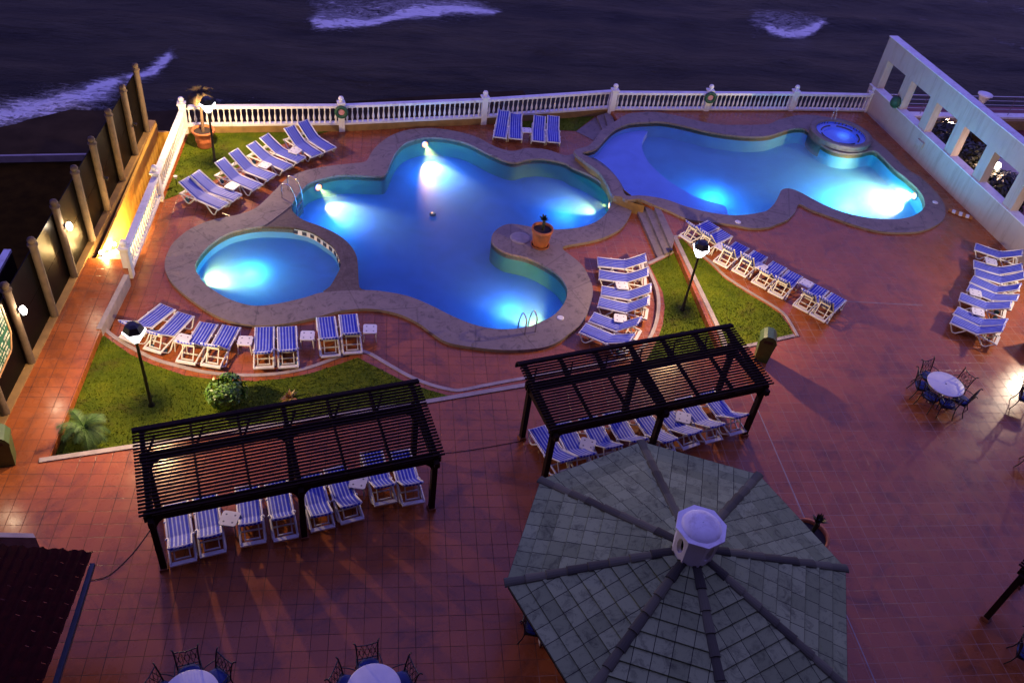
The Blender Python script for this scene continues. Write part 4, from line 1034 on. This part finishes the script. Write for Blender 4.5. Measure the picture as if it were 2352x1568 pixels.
# things on and by the colonnade
q = w0+wd*5.2; o_ = MB().box((0, 0, .0), (.12, .5, .28)).build('wall_box', 'wallwhite', None, Vector((q.x, q.y, T+.85))-wn*.1, math.atan2(wd.y, wd.x)+PI/2); tag(o_, 'small pale box on the colonnade wall opposite the spa', 'wall box')
o_ = empty('life_ring', w0+wd*2.35-wn*.15+Vector((0, 0, lowz-T+.28))); tag(o_, 'dark green ball-shaped float on top of the colonnade wall', 'float'); o_.name = 'green_float'
MB().ball((0, 0, 0), .27, 14, sz=1.15).build('shell', 'ring', o_); MB().lathe([(.08, .29), (.05, .34)], 8).build('cap', 'black', o_)
o_ = empty('striped_board', P(2205, 494, T)); o_.rotation_euler = (0, 0, -.62); tag(o_, 'orange and white striped warning board lying by the colonnade foot', 'board')
b = MB()
for k in range(7): b.box((-.45+.15*k, 0, .06), (.148, .36-.10*abs(k-3)/3, .04), k % 2)
b.build('board', ['orangestripe', 'white'], o_)

# ================================================================ neighbour terrace beyond the colonnade
b = MB(); b.add([(26.3, 44, -.6), (60, 47, -.6), (60, 5, -.6), (27.5, 5, -.6)], [(3, 2, 1, 0)]); st(b.build('neighbour_terrace', 'redfloor'))
b = MB()
nb = [(26.2, 42.2, 46, 43.0)]
b.bar((26.2, 41.7, -.3), (60, 44.6, -.3), .5, .7); o_ = b.build('parapet', 'white'); tag(o_, 'low white parapet under the steel railing beyond the colonnade', 'wall')
R_ = empty('steel_railing', (26.2, 41.7, .05)); tag(R_, 'thin grey steel railing along the sea beyond the colonnade', 'railing')
for z in (.35, .6, .85, 1.1): MB().tube([(0, 0, z), (33, 2.83, z)], .03 if z > 1 else .018, 6).build('rail', 'steel', R_)
for k in range(12): MB().tube([(k*2.8, k*.24, 0), (k*2.8, k*.24, 1.1)], .025, 6).build('upright', 'steel', R_)
q = VL([(2125,296),(2190,304),(2228,324),(2352,392),(2420,470),(2320,450),(2200,375),(2110,330)], -.57); q = q if area(q) > 0 else q[::-1]; b = MB().poly([q], -.57); st(b.build('neighbour_path', 'wallwhite'))
q = VL([(2196,300),(2240,300),(2300,340),(2380,385),(2380,400),(2352,388),(2228,321)], -.55); q = q if area(q) > 0 else q[::-1]; b = MB().poly([q], -.55); o_ = b.build('grass', 'brown'); o_['kind'] = 'stuff'
def bush(c, r, hgt, n, mat, label, name='bush', leaf=.09, seed=1, group=None, trunk=.5, lump=.35):
    o_ = empty(name, c); tag(o_, label, 'bush' if name != 'tree' else 'tree', group); rnd = random.Random(seed); b = MB()
    cl = [(Vector((rnd.gauss(0, 1), rnd.gauss(0, 1), rnd.uniform(-.6, 1))).normalized(), rnd.uniform(.75, 1.2)) for _ in range(14)]
    for _ in range(n):
        if rnd.random() < .75:
            cd, cr_ = rnd.choice(cl); dd = (cd+Vector((rnd.gauss(0, lump), rnd.gauss(0, lump), rnd.gauss(0, lump)))).normalized(); rr = cr_*rnd.uniform(.7, 1)**.5
        else: dd = Vector((rnd.gauss(0, 1), rnd.gauss(0, 1), rnd.gauss(0, 1))).normalized(); rr = rnd.uniform(.3, .95)
        p = Vector((dd.x*r*rr, dd.y*r*rr, trunk+hgt/2+dd.z*hgt/2*rr))
        nr_ = (dd+Vector((rnd.uniform(-.7, .7), rnd.uniform(-.7, .7), rnd.uniform(-.3, .8)))).normalized(); a = nr_.cross(Vector((rnd.gauss(0, 1), rnd.gauss(0, 1), rnd.gauss(0, 1)))).normalized(); bb = nr_.cross(a); s_ = leaf*rnd.uniform(.6, 1.3)
        b.add([p-a*s_, p-bb*s_*.45, p+a*s_, p+bb*s_*.45], [(0, 1, 2, 3)])
    b.build('foliage' if name == 'bush' else 'crown', mat, o_)
    b = MB()
    for k in range(5):
        t = rnd.uniform(0, 6.28); b.tube([(0, 0, 0), (math.cos(t)*r*.2, math.sin(t)*r*.2, trunk*.8), (math.cos(t)*r*.55, math.sin(t)*r*.55, trunk+hgt*.5)], [.03, .022, .01], 6)
    b.build('stem' if name == 'bush' else 'trunk', 'trunk', o_); return o_
bush(P(524, 930, PZ), .56, .92, 1900, 'leaf', 'round bright green bush on the near left lawn', leaf=.075, seed=5, trunk=.12, lump=.22)
for i, (x, y, l) in enumerate(((2160, 345, 'far'), (2222, 390, 'middle'), (2300, 440, 'near'))):
    q = onplane(x, y, w0+wn*2.2, wn); 
    bush(Vector((q.x, q.y, -.6)), 1.15, 1.9, 2600, 'darkleaf', f'{l} dark leafy bush behind the colonnade openings', leaf=.13, seed=20+i, group='dark bushes behind the colonnade', trunk=.5)
def ball_lamp(x, y, depth, label):
    q = onplane(x, y, w0+wn*depth, wn); o_ = empty('garden_lamp', (q.x, q.y, -.6)); tag(o_, label, 'garden lamp', 'garden lamps behind the colonnade'); h = q.z+.6
    MB().tube([(0, 0, 0), (0, 0, h-.12)], .03, 6).build('pole', 'black', o_); MB().lathe([(.10, h-.14), (.17, h), (.10, h+.14)], 10).build('globe', 'farlamp', o_)
    point((q.x-.3, q.y, q.z+.1), 60, (1, .62, .42), .1)
ball_lamp(2187, 289, 3.0, 'far lit garden lamp seen through the third colonnade opening'); ball_lamp(2291, 381, 2.0, 'near lit garden lamp seen through the fifth colonnade opening')
q = onplane(2255, 235, Vector((0, 41.3, 0)), Vector((0, 1, 0))); o_ = empty('cone_lamp', (q.x, q.y, -.6)); tag(o_, 'white cone-shaped lamp standing by the far railing beyond the colonnade', 'lamp')
hh = q.z+.6; MB().tube([(0, 0, 0), (0, 0, hh-.1)], .06, 8).build('pole', 'white', o_); MB().lathe([(.08, hh-.2), (.34, hh+.42)], 18).build('shade', 'white', o_); MB().lathe([(.40, hh+.42), (.40, hh+.47), (.2, hh+.50)], 18).build('lid', 'white', o_)

# ================================================================ plants in pots
def pot(loc, r, h, label, style='pot'):
    o_ = empty('flower_pot', loc); tag(o_, label, 'plant pot', 'terracotta pots')
    if style == 'urn': pr_ = [(r*.62, 0), (r*.70, .05), (r*.64, .10), (r*.78, h*.35), (r*.80, h*.45), (r*.74, h*.5), (r*.92, h*.8), (r*.90, h*.86), (r*1.05, h*.90), (r*1.05, h), (r*.9, h), (r*.88, h*.88)]
    else: pr_ = [(r*.70, .04), (r*.74, .08), (r*.94, h*.82), (r*1.0, h*.83), (r*1.03, h), (r*.9, h), (r*.88, h*.86)]
    b = MB().lathe(pr_, 28, cap=False); b.build('body', 'terra', o_); MB().lathe([(r*.9, h*.87), (.01, h*.9)], 24, cap=False).build('soil', 'soil', o_)
    if style == 'pot': MB().lathe([(r*.5, 0), (r*.86, 0), (r*.92, .06), (r*.86, .06), (r*.8, .03)], 24, cap=False).build('saucer', 'terra', o_)
    return o_
pp = P(1241, 566, CZ); pot(pp+Vector((0, .1, 0)), .42, .82, 'big terracotta pot on the rounded coping of the main pool')
def stub(loc, label, s=1):
    o_ = empty('cactus_plant', loc); tag(o_, label, 'plant'); rnd = random.Random(2); b = MB()
    b.tube([(0, 0, -.05), (.03, 0, .25*s), (0, .02, .42*s)], [.05, .07, .04], 8); b.build('stem', 'darkleaf', o_)
    b = MB()
    for k in range(26):
        t = rnd.uniform(0, 6.28); el = rnd.uniform(.1, 1.3); L_ = rnd.uniform(.14, .24)*s; dd = Vector((math.cos(t)*math.cos(el), math.sin(t)*math.cos(el), math.sin(el))); sd = Vector((-math.sin(t), math.cos(t), 0))*.03; p = Vector((0, 0, .36*s))
        b.add([p-sd, p+dd*L_*.5-sd*1.5, p+dd*L_, p+dd*L_*.5+sd*1.5, p+sd], [(0, 1, 2, 3, 4)])
    b.build('leaves', 'darkleaf', o_)
stub(pp+Vector((0, .1, .74)), 'dark stubby plant growing in the pot on the main pool coping', 1.2)
q3 = P(1883, 1236, T+.6); pot(Vector((q3.x-.38, q3.y+.0, T)), .55, .8, 'dark terracotta pot half hidden behind the octagonal roof'); stub(Vector((q3.x-.22, q3.y+.12, T+.74)), 'dark stubby plant in the pot behind the octagonal roof', 1.3)
pl_ = P(470, 340, 0); pot(pl_+Vector((0, .15, 0)), .46, .80, 'terracotta urn holding the palm on the far-left lawn', 'urn')
def palm(loc, trunk_h, n, flen, mats, label, drop=.9, lean=0, crown='crown', seed=3, w=.03, tr=.05):
    o_ = empty('palm_tree', loc); tag(o_, label, 'palm'); rnd = random.Random(seed)
    MB().tube([(0, 0, 0), (lean*.4, 0, trunk_h*.5), (lean, 0, trunk_h)], [tr*1.3, tr, tr*.9], 8).build('trunk', 'trunk', o_)
    b = MB()
    for k in range(n):
        t = 2*PI*k/n+rnd.uniform(-.2, .2); el = rnd.uniform(.2, 1.2); L_ = flen*rnd.uniform(.75, 1.1); pts_ = []
        p = Vector((lean, 0, trunk_h)); dd = Vector((math.cos(t)*math.cos(el), math.sin(t)*math.cos(el), math.sin(el)))
        for s_ in range(9):
            pts_.append(p.copy()); p = p+dd*(L_/8); dd = (dd+Vector((0, 0, -drop/8*1.6))).normalized()
        b.tube(pts_, [.012*(1-i/10) for i in range(9)], 4)
        for s_ in range(1, 9):
            d_ = (pts_[s_]-pts_[s_-1]).normalized(); sd = d_.cross(Vector((0, 0, 1))).normalized(); ll = flen*.30*math.sin(PI*(s_+1)/10.5)+.02
            for hf in (0, .33, .66):
                for sg in (-1, 1):
                    a0 = pts_[s_-1].lerp(pts_[s_], hf); tip = a0+(sd*sg*.8+d_*.65+Vector((0, 0, -.22))).normalized()*ll; wv_ = d_*w*.5
                    b.add([a0-wv_, a0+wv_, tip], [(0, 1, 2)])
    b.build(crown, mats, o_); return o_
palm(pl_+Vector((0, .15, .66)), 1.75, 17, .85, 'dryfrond', 'small drooping palm growing in the urn on the far-left lawn', 1.6, .08, seed=4, w=.05, tr=.06)
palm(P(206, 1006, PZ), .45, 20, .80, 'frond', 'young feathery palm on the near left lawn beside the walkway', 1.15, -.06, seed=6, w=.03, tr=.06)
o_ = empty('garden_plant', P(664, 915, PZ)); tag(o_, 'small orange-leaved plant on the lawn behind the left-hand pergola', 'plant'); b = MB(); rnd = random.Random(9)
for k in range(40):
    t = rnd.uniform(0, 6.28); el = rnd.uniform(.2, 1.3); L_ = rnd.uniform(.2, .42); dd = Vector((math.cos(t)*math.cos(el), math.sin(t)*math.cos(el), math.sin(el))); sd = Vector((-math.sin(t), math.cos(t), 0))*.02
    b.add([-sd, dd*L_*.6-sd*1.6, dd*L_+Vector((0, 0, -.05)), dd*L_*.6+sd*1.6, sd], [(0, 1, 2, 3, 4)])
b.build('leaves', 'orange', o_); MB().tube([(0, 0, 0), (0, 0, .12)], .03, 6).build('stem', 'trunk', o_)
for (x, y, z, l) in ((406, 425, 0, 'small white stake light on the far-left lawn'), (1536, 592, PZ, 'small dark stake light at the top of the lamp lawn')):
    q = P(x, y, z); o_ = empty('stake_light', q); tag(o_, l, 'garden spotlight'); MB().tube([(0, 0, 0), (0, 0, .3)], .015, 6).build('stake', 'black', o_)
    MB().lathe([(.05, 0), (.08, .12)], 10, (0, 0, .3), X=None).build('head', 'white' if x == 406 else 'black', o_)

# ================================================================ iron tables and chairs
def chair_proto():
    r_ = empty('iron_chair')          # faces -x (towards table), back at +x
    w = .24
    for sy_ in (-1, 1):
        MB().tube([(-.22, sy_*w, .44), (-.26, sy_*(w+.02), .2), (-.24, sy_*(w+.03), 0)], .016, 6).build('leg', 'iron', r_)
        MB().tube([(.20, sy_*w, .44), (.24, sy_*(w+.01), .2), (.32, sy_*(w+.03), 0)], .016, 6).build('leg', 'iron', r_)
        MB().tube(smooth([Vector(p) for p in ((.24, sy_*(w+.01), .68), (.05, sy_*(w+.04), .70), (-.14, sy_*(w+.05), .68), (-.20, sy_*(w+.04), .62), (-.17, sy_*(w+.03), .56), (-.20, sy_*(w+.01), .45))], 3, False), .014, 6).build('armrest', 'iron', r_)
    b = MB(); b.box((0, 0, .43), (.46, .50, .025)); b.build('seat', 'iron', r_)
    b = MB(); b.lathe([(.20, 0), (.25, .02), (.25, .05), (.18, .07), (.01, .075)], 12, (0, 0, .445)); b.build('cushion', 'cushion', r_)
    b = MB()
    for sy_ in (-1, 1):
        b.tube(smooth([Vector(p) for p in ((.20, sy_*w, .44), (.24, sy_*w, .70), (.30, sy_*(w+.01), .96), (.35, sy_*(w+.03), 1.02), (.38, sy_*(w+.05), .99))], 3, False), .018, 6)
    b.tube(smooth([Vector(p) for p in ((.31, -w, .97), (.31, -.12, .95), (.31, 0, .93), (.31, .12, .95), (.31, w, .97))], 2, False), .016, 6); b.bar((.215, -w, .54), (.215, w, .54), .02, .025)
    b.build('back_frame', 'iron', r_)
    b = MB()
    for k in range(4):
        y0 = -w+k*w/2
        b.tube([(.22, y0, .54), (.26, y0+w/4, .74), (.30, y0+w/2, .94)], .007, 4); b.tube([(.22, y0+w/2, .54), (.26, y0+w/4, .74), (.30, y0, .94)], .007, 4)
    for k in range(3): b.tube([(.26+.05*math.sin(t*PI/5)*.8, -.14+.14*k+.05*math.cos(t*PI/5), .74+.06*math.sin(t*PI/5)) for t in range(10)], .007, 4, close=True)
    b.build('back_lattice', 'iron', r_); return r_
cp_ = None
def chair(loc, ang, label):
    global cp_
    if cp_ is None: cp_ = chair_proto(); o_ = cp_
    else: o_ = dup(cp_)
    o_.location = (loc.x, loc.y, T+.002); o_.rotation_euler = (0, 0, ang); tag(o_, label, 'chair', 'iron chairs with blue cushions')
def rtable(c, label):
    o_ = empty('round_table', (c.x, c.y, T+.002)); tag(o_, label, 'table', 'round white tables')
    MB().lathe([(.58, .70), (.61, .715), (.61, .74), (.59, .748), (.03, .75)], 44).build('table_top', 'plastic', o_)
    MB().lathe([(.03, .751), (.025, .756)], 12).build('parasol_hole', 'black', o_)
    MB().lathe([(.05, .05), (.05, .70)], 12).build('pedestal', 'plastic', o_)
    for k in range(4): t = k*PI/2+.4; MB().tube([(0, 0, .12), (.25*math.cos(t), .25*math.sin(t), .08), (.42*math.cos(t), .42*math.sin(t), .015)], .025, 6).build('foot', 'plastic', o_)
def settable(cpx, backs, tl, cls):
    c = P(cpx[0], cpx[1], T+.75); rtable(c, tl)
    for (bx_, by_, z), cl in zip(backs, cls):
        q = P(bx_, by_, T+z); dd = (q-c); dd.z = 0; dd.normalize(); chair(Vector((c.x, c.y, 0))+dd*.66, math.atan2(dd.y, dd.x), cl)
settable((2173, 881), [(2147, 841, .95), (2124, 863, .9), (2207, 864, .95), (2229, 900, .9), (2141, 908, .5), (2177, 924, .5)], 'round white table on the open terrace at the right', ['far-left iron chair at the round table on the open terrace', 'left iron chair at the round table on the open terrace', 'far-right iron chair at the round table on the open terrace', 'right iron chair at the round table on the open terrace', 'near-left iron chair at the round table on the open terrace', 'near-right iron chair at the round table on the open terrace'])
settable((859, 1581), [(848, 1510, .95), (785, 1548, .9), (925, 1542, .9)], 'round white table cut by the bottom edge, the larger in view', ['iron chair on the far side of the bottom-edge table in the middle', 'iron chair left of the bottom-edge table in the middle', 'iron chair right of the bottom-edge table in the middle'])
settable((437, 1597), [(429, 1528, .95), (358, 1562, .9), (482, 1545, .9)], 'round white table just entering the bottom edge at the left', ['iron chair behind the round table at the lower left', 'iron chair left of the round table at the lower left', 'iron chair right of the round table at the lower left'])
chair(P(2345, 930, T+.1), 2.6, 'iron chair at the right edge of the frame beside the light pool'); chair(P(2358, 1075, T), 2.3, 'iron chair at the right edge below the light pool')
chair(P(2338, 1520, T), 2.5, 'iron chair in the lower right corner'); chair(P(1222, 1460, T), 2.9, 'iron chair peeking out from under the octagonal roof')

# ================================================================ small red roofed building lower left
ra, rb_, rc = P(-60, 1216, 3.0), P(214, 1264, 3.0), P(133, 1600, 3.0)
K = empty('kiosk', (-8.5, 8, T)); tag(K, 'low building with dark red tiled roof in the lower left corner', 'building'); ko = Vector((-8.5, 8, T))
b = MB(); xr, yt = rb_.x, rb_.y; xl, yb = -13.5, 3.5; nc = 24; sl_ = .28
cols = 34
for c in range(nc):
    y1 = yt-(yt-yb)*c/nc; y0 = yt-(yt-yb)*(c+1)/nc
    z1 = 3.0+.05*c; z0 = 3.0+.05*(c+1)-.045
    vs = []
    m_ = cols*4
    for j in range(m_+1):
        x = xr-.02*c*0-(xr-xl)*j/m_; wv_ = .03*math.cos(j*PI/2)
        yy = y1-(.03 if j % 8 < 4 else 0)+ (x-xr)*-.11
        vs += [(x, yy, z1+wv_), (x, y0+(x-xr)*-.11, z0+wv_), (x, yy, z1+wv_-.05)]
    b.add(vs, [f_ for j in range(m_) for f_ in ((3*j, 3*j+3, 3*j+4, 3*j+1), (3*j+2, 3*j+5, 3*j+3, 3*j))], 0, False)
b.build('roof', 'redroof', K).location = -ko
b = MB().bar((xr+.05, yt-.3, 2.93), (xr+.02, yb, 2.93), .10, .09); b.build('gutter', 'gutter', K).location = -ko
b = MB().box((-11.2, 7.2, 1.65), (7.2, 6.6, 2.4)); b.build('wall', 'redroof', K).location = -ko
# low wall top behind it
q = VL([(-40, 1221), (76, 1224), (82, 1234), (-40, 1232)], T+1.1); b = MB().poly([q if area(q) > 0 else list(reversed(q))], T+1.1); b.skirt(q, T, T+1.1); o_ = b.build('garden_wall', 'kerb'); tag(o_, 'short grey wall behind the dark red roof', 'wall')
# hotel that the photo is taken from (behind the camera)
Hh = empty('hotel_facade', (0, -2.2, T)); tag(Hh, 'tall hotel facade behind the viewpoint with rows of dark windows', 'building')
MB().box((0, -3, 20), (110, 6, 40)).build('wall', 'hotel', Hh)
MB().box((26, 6, 11), (14, 10, 22)).build('wing', 'hotel', Hh) if False else None
for fl in range(6):
    for k in range(14):
        MB().box((-39+6*k, .04, 4+5.2*fl), (2.4, .05, 1.9)).build('window', 'glass', Hh)

# cables on the ground
for pts_, l in (([(205, 1332), (250, 1320), (300, 1275), (335, 1230), (345, 1215)], 'thin black cable from the red roof to the left-hand pergola'), ([(1022, 1040), (1060, 1036), (1110, 1028), (1160, 1019), (1198, 1012)], 'thin black cable lying between the two pergolas')):
    q = smooth(VL(pts_, T+.012), 5, False); o_ = MB().tube(q, .009, 5).build('cable', 'black'); tag(o_, l, 'cable')
# neighbour structure behind the fence on the left
q = P(12, 592, 2.4); o_ = empty('neighbour_shed', (q.x, q.y, 0)); tag(o_, 'dark shed with pale sloping roof edge behind the fence', 'shed')
MB().box((-1.0, -.6, 1.1), (2.0, 2.2, 2.2)).build('wall', 'wood', o_); MB().box((-.15, -.6, 2.24), (.22, 2.4, .10)).build('roof', 'white', o_); MB().box((-1.3, -.6, 2.22), (1.8, 2.4, .06)).build('roof_sheet', 'wood', o_)
# neighbour ground to the left
nb_ = P(90, 365, -.2)
b = MB().add([(-60, 26.5, -.2), (-10.6, 34.3, -.2), (-10.9, 5, -.2), (-60, 5, -.2)], [(3, 2, 1, 0)]); st(b.build('neighbour_ground', 'brown'))
b = MB().bar((P(-400, 372, 0)), (P(200, 361, 0)), .12, .3); o_ = b.build('garden_wall', 'kerb'); tag(o_, 'thin pale wall edge on the beach side beyond the fence', 'wall')

# ================================================================ beach and sea
bp = [(-300,330),(0,292),(60,276),(120,262),(180,248),(230,242),(290,247),(330,240),(400,236),(480,234),(560,233),(640,238),(760,236),(900,226),(1060,215),(1200,208)]
be = smooth([P(x, y, SEA+.04) for x, y in bp], 3, False)
b = MB(); low = [Vector((14, 30, SEA+.04)), Vector((-60, 15, SEA+.04))]
q = be+low
if area(q) < 0: q.reverse()
b.poly([q], SEA+.04); st(b.build('beach', 'sand'))
crests = [([(722,48),(745,52),(780,52),(820,48),(900,39),(980,34),(1060,30),(1110,27),(1136,25)], 13, 1.0),
          ([(1765,66),(1800,74),(1840,75),(1870,70),(1882,62)], 12, 1.0),
          ([(215,212),(240,204),(265,198)], 14, 1.1), ([(300,184),(340,170),(365,156),(386,138)], 12, 1.1), ([(0,268),(60,252),(120,243),(180,232),(220,222),(250,212)], 24, .88),
          ([(250,200),(300,185),(350,165)], 16, .6), ([(330,243),(420,238),(520,236),(590,233)], 2.2, .42), ([(180,238),(235,243),(300,248)], 2.2, .4),
          ([(2290,0),(2352,30)], 10, .33), ([(2285,95),(2352,112)], 9, .33), ([(1300,0),(1320,1)], 4, .6), ([(2080,42),(2130,52)], 3, .45), ([(2220,2),(2270,6)],6,.45), ([(1990,50),(2010,52)],3,.45)]
lace = [([(740,30),(860,22),(1000,16),(1100,14)], 22, .62), ([(730,5),(1000,-5)], 22, .5), ([(1740,45),(1800,52),(1860,55)], 18, .55)]
def segd(px, py, ax, ay, bx_, by_):
    dx, dy = bx_-ax, by_-ay; t = max(0, min(1, ((px-ax)*dx+(py-ay)*dy)/(dx*dx+dy*dy+1e-9))); return math.hypot(px-ax-t*dx, py-ay-t*dy)
def foam_at(x, y):
    u, v = pix((x, y, SEA)); f_ = 0
    if v > 330 or u < -200 or u > 2600: return 0
    j = 5*noise.noise(Vector((x*.35, y*.35, 1)))
    for pl, w_, s_ in crests+lace:
        if min(p[1] for p in pl)-w_*3 > v or max(p[1] for p in pl)+w_*3 < v: continue
        d_ = min(segd(u, v+j*.8, *pl[i], *pl[i+1]) for i in range(len(pl)-1)); ww = w_*(.55 if v > min(pl, key=lambda q: abs(q[0]-u))[1] and w_ < 15 else 1.25); f_ = max(f_, s_*math.exp(-(d_/ww)**2*.8))
    return f_
ys = []; y = 33.0; s_ = .40
while y < 110: ys.append(y); y += s_; s_ *= 1.004 if y < 70 else 1.05
ys += [150, 250, 500, 1200, 3000]
xs = []; x = -45.0
while x < 75: xs.append(x); x += .42
xs = [-3000, -1000, -300, -120, -70]+xs+[110, 200, 500, 1500, 3000]
vs = []; fo_ = []
for yy in ys:
    for xx in xs:
        inr = -45 <= xx <= 75 and yy < 100
        if inr:
            p = Vector((xx*.10, yy*.34+.5*math.sin(xx*.05), .3)); z = SEA+.50*noise.noise(p)+.16*noise.noise(Vector((xx*.35, yy*.8, 2)))
            f_ = foam_at(xx, yy)
            if yy < 44: z = SEA+(z-SEA)*.2-.05*0
        else: z = SEA; f_ = 0
        vs.append((xx, yy, z-.02)); fo_.append(f_)
nx = len(xs); b = MB(); b.add(vs, [(j*nx+i, j*nx+i+1, (j+1)*nx+i+1, (j+1)*nx+i) for j in range(len(ys)-1) for i in range(nx-1)], 0, True)
so = b.build('sea', 'sea'); st(so); ca__ = so.data.color_attributes.new('foam', 'FLOAT_COLOR', 'POINT')
for i, f_ in enumerate(fo_): ca__.data[i].color = (f_, f_, f_, 1)

# ================================================================ light
w = bpy.data.worlds.new('World'); sc.world = w; w.use_nodes = True; wt = w.node_tree; bg = wt.nodes['Background']
sky = wt.nodes.new('ShaderNodeTexSky'); sky.sky_type = 'NISHITA'; sky.sun_disc = False; sky.sun_elevation = math.radians(1.0); sky.sun_rotation = math.radians(200)
mxw = wt.nodes.new('ShaderNodeMix'); mxw.data_type = 'RGBA'; mxw.blend_type = 'MULTIPLY'; mxw.inputs[0].default_value = 1
hsv = wt.nodes.new('ShaderNodeHueSaturation'); hsv.inputs['Saturation'].default_value = .35; wt.links.new(sky.outputs[0], hsv.inputs['Color'])
wt.links.new(hsv.outputs[0], mxw.inputs[6]); mxw.inputs[7].default_value = (1.55, 1.28, 5.3, 1)
tcw = wt.nodes.new('ShaderNodeTexCoord'); sxw = wt.nodes.new('ShaderNodeSeparateXYZ'); wt.links.new(tcw.outputs['Generated'], sxw.inputs[0])
mrw = wt.nodes.new('ShaderNodeMapRange'); wt.links.new(sxw.outputs['Z'], mrw.inputs['Value']); mrw.inputs['From Min'].default_value = .15; mrw.inputs['From Max'].default_value = .8; mrw.inputs['To Min'].default_value = 0; mrw.inputs['To Max'].default_value = 1
mx2 = wt.nodes.new('ShaderNodeMix'); mx2.data_type = 'RGBA'; mx2.blend_type = 'MULTIPLY'; mx2.inputs[0].default_value = 1
rpw = wt.nodes.new('ShaderNodeValToRGB'); wt.links.new(mrw.outputs[0], rpw.inputs['Fac']); rpw.color_ramp.elements[0].position = 0; rpw.color_ramp.elements[0].color = (.17, .16, .105, 1); rpw.color_ramp.elements[1].color = (1, 1, 1, 1)
wt.links.new(mxw.outputs[2], mx2.inputs[6]); wt.links.new(rpw.outputs[0], mx2.inputs[7])
wt.links.new(mx2.outputs[2], bg.inputs['Color']); bg.inputs['Strength'].default_value = .15
sl2 = bpy.data.lights.new('sun', 'SUN'); sl2.energy = .05; sl2.angle = math.radians(25); sl2.color = (.35, .3, 1); so2 = bpy.data.objects.new('sun', sl2); COL.objects.link(so2); so2.rotation_euler = (math.radians(50), 0, math.radians(-20))
sc.view_settings.view_transform = 'Standard'; sc.view_settings.look = 'None'; sc.view_settings.exposure = 1.75
sc.cycles.max_bounces = 6; sc.cycles.transparent_max_bounces = 8; sc.cycles.sample_clamp_indirect = 4; sc.cycles.caustics_reflective = False
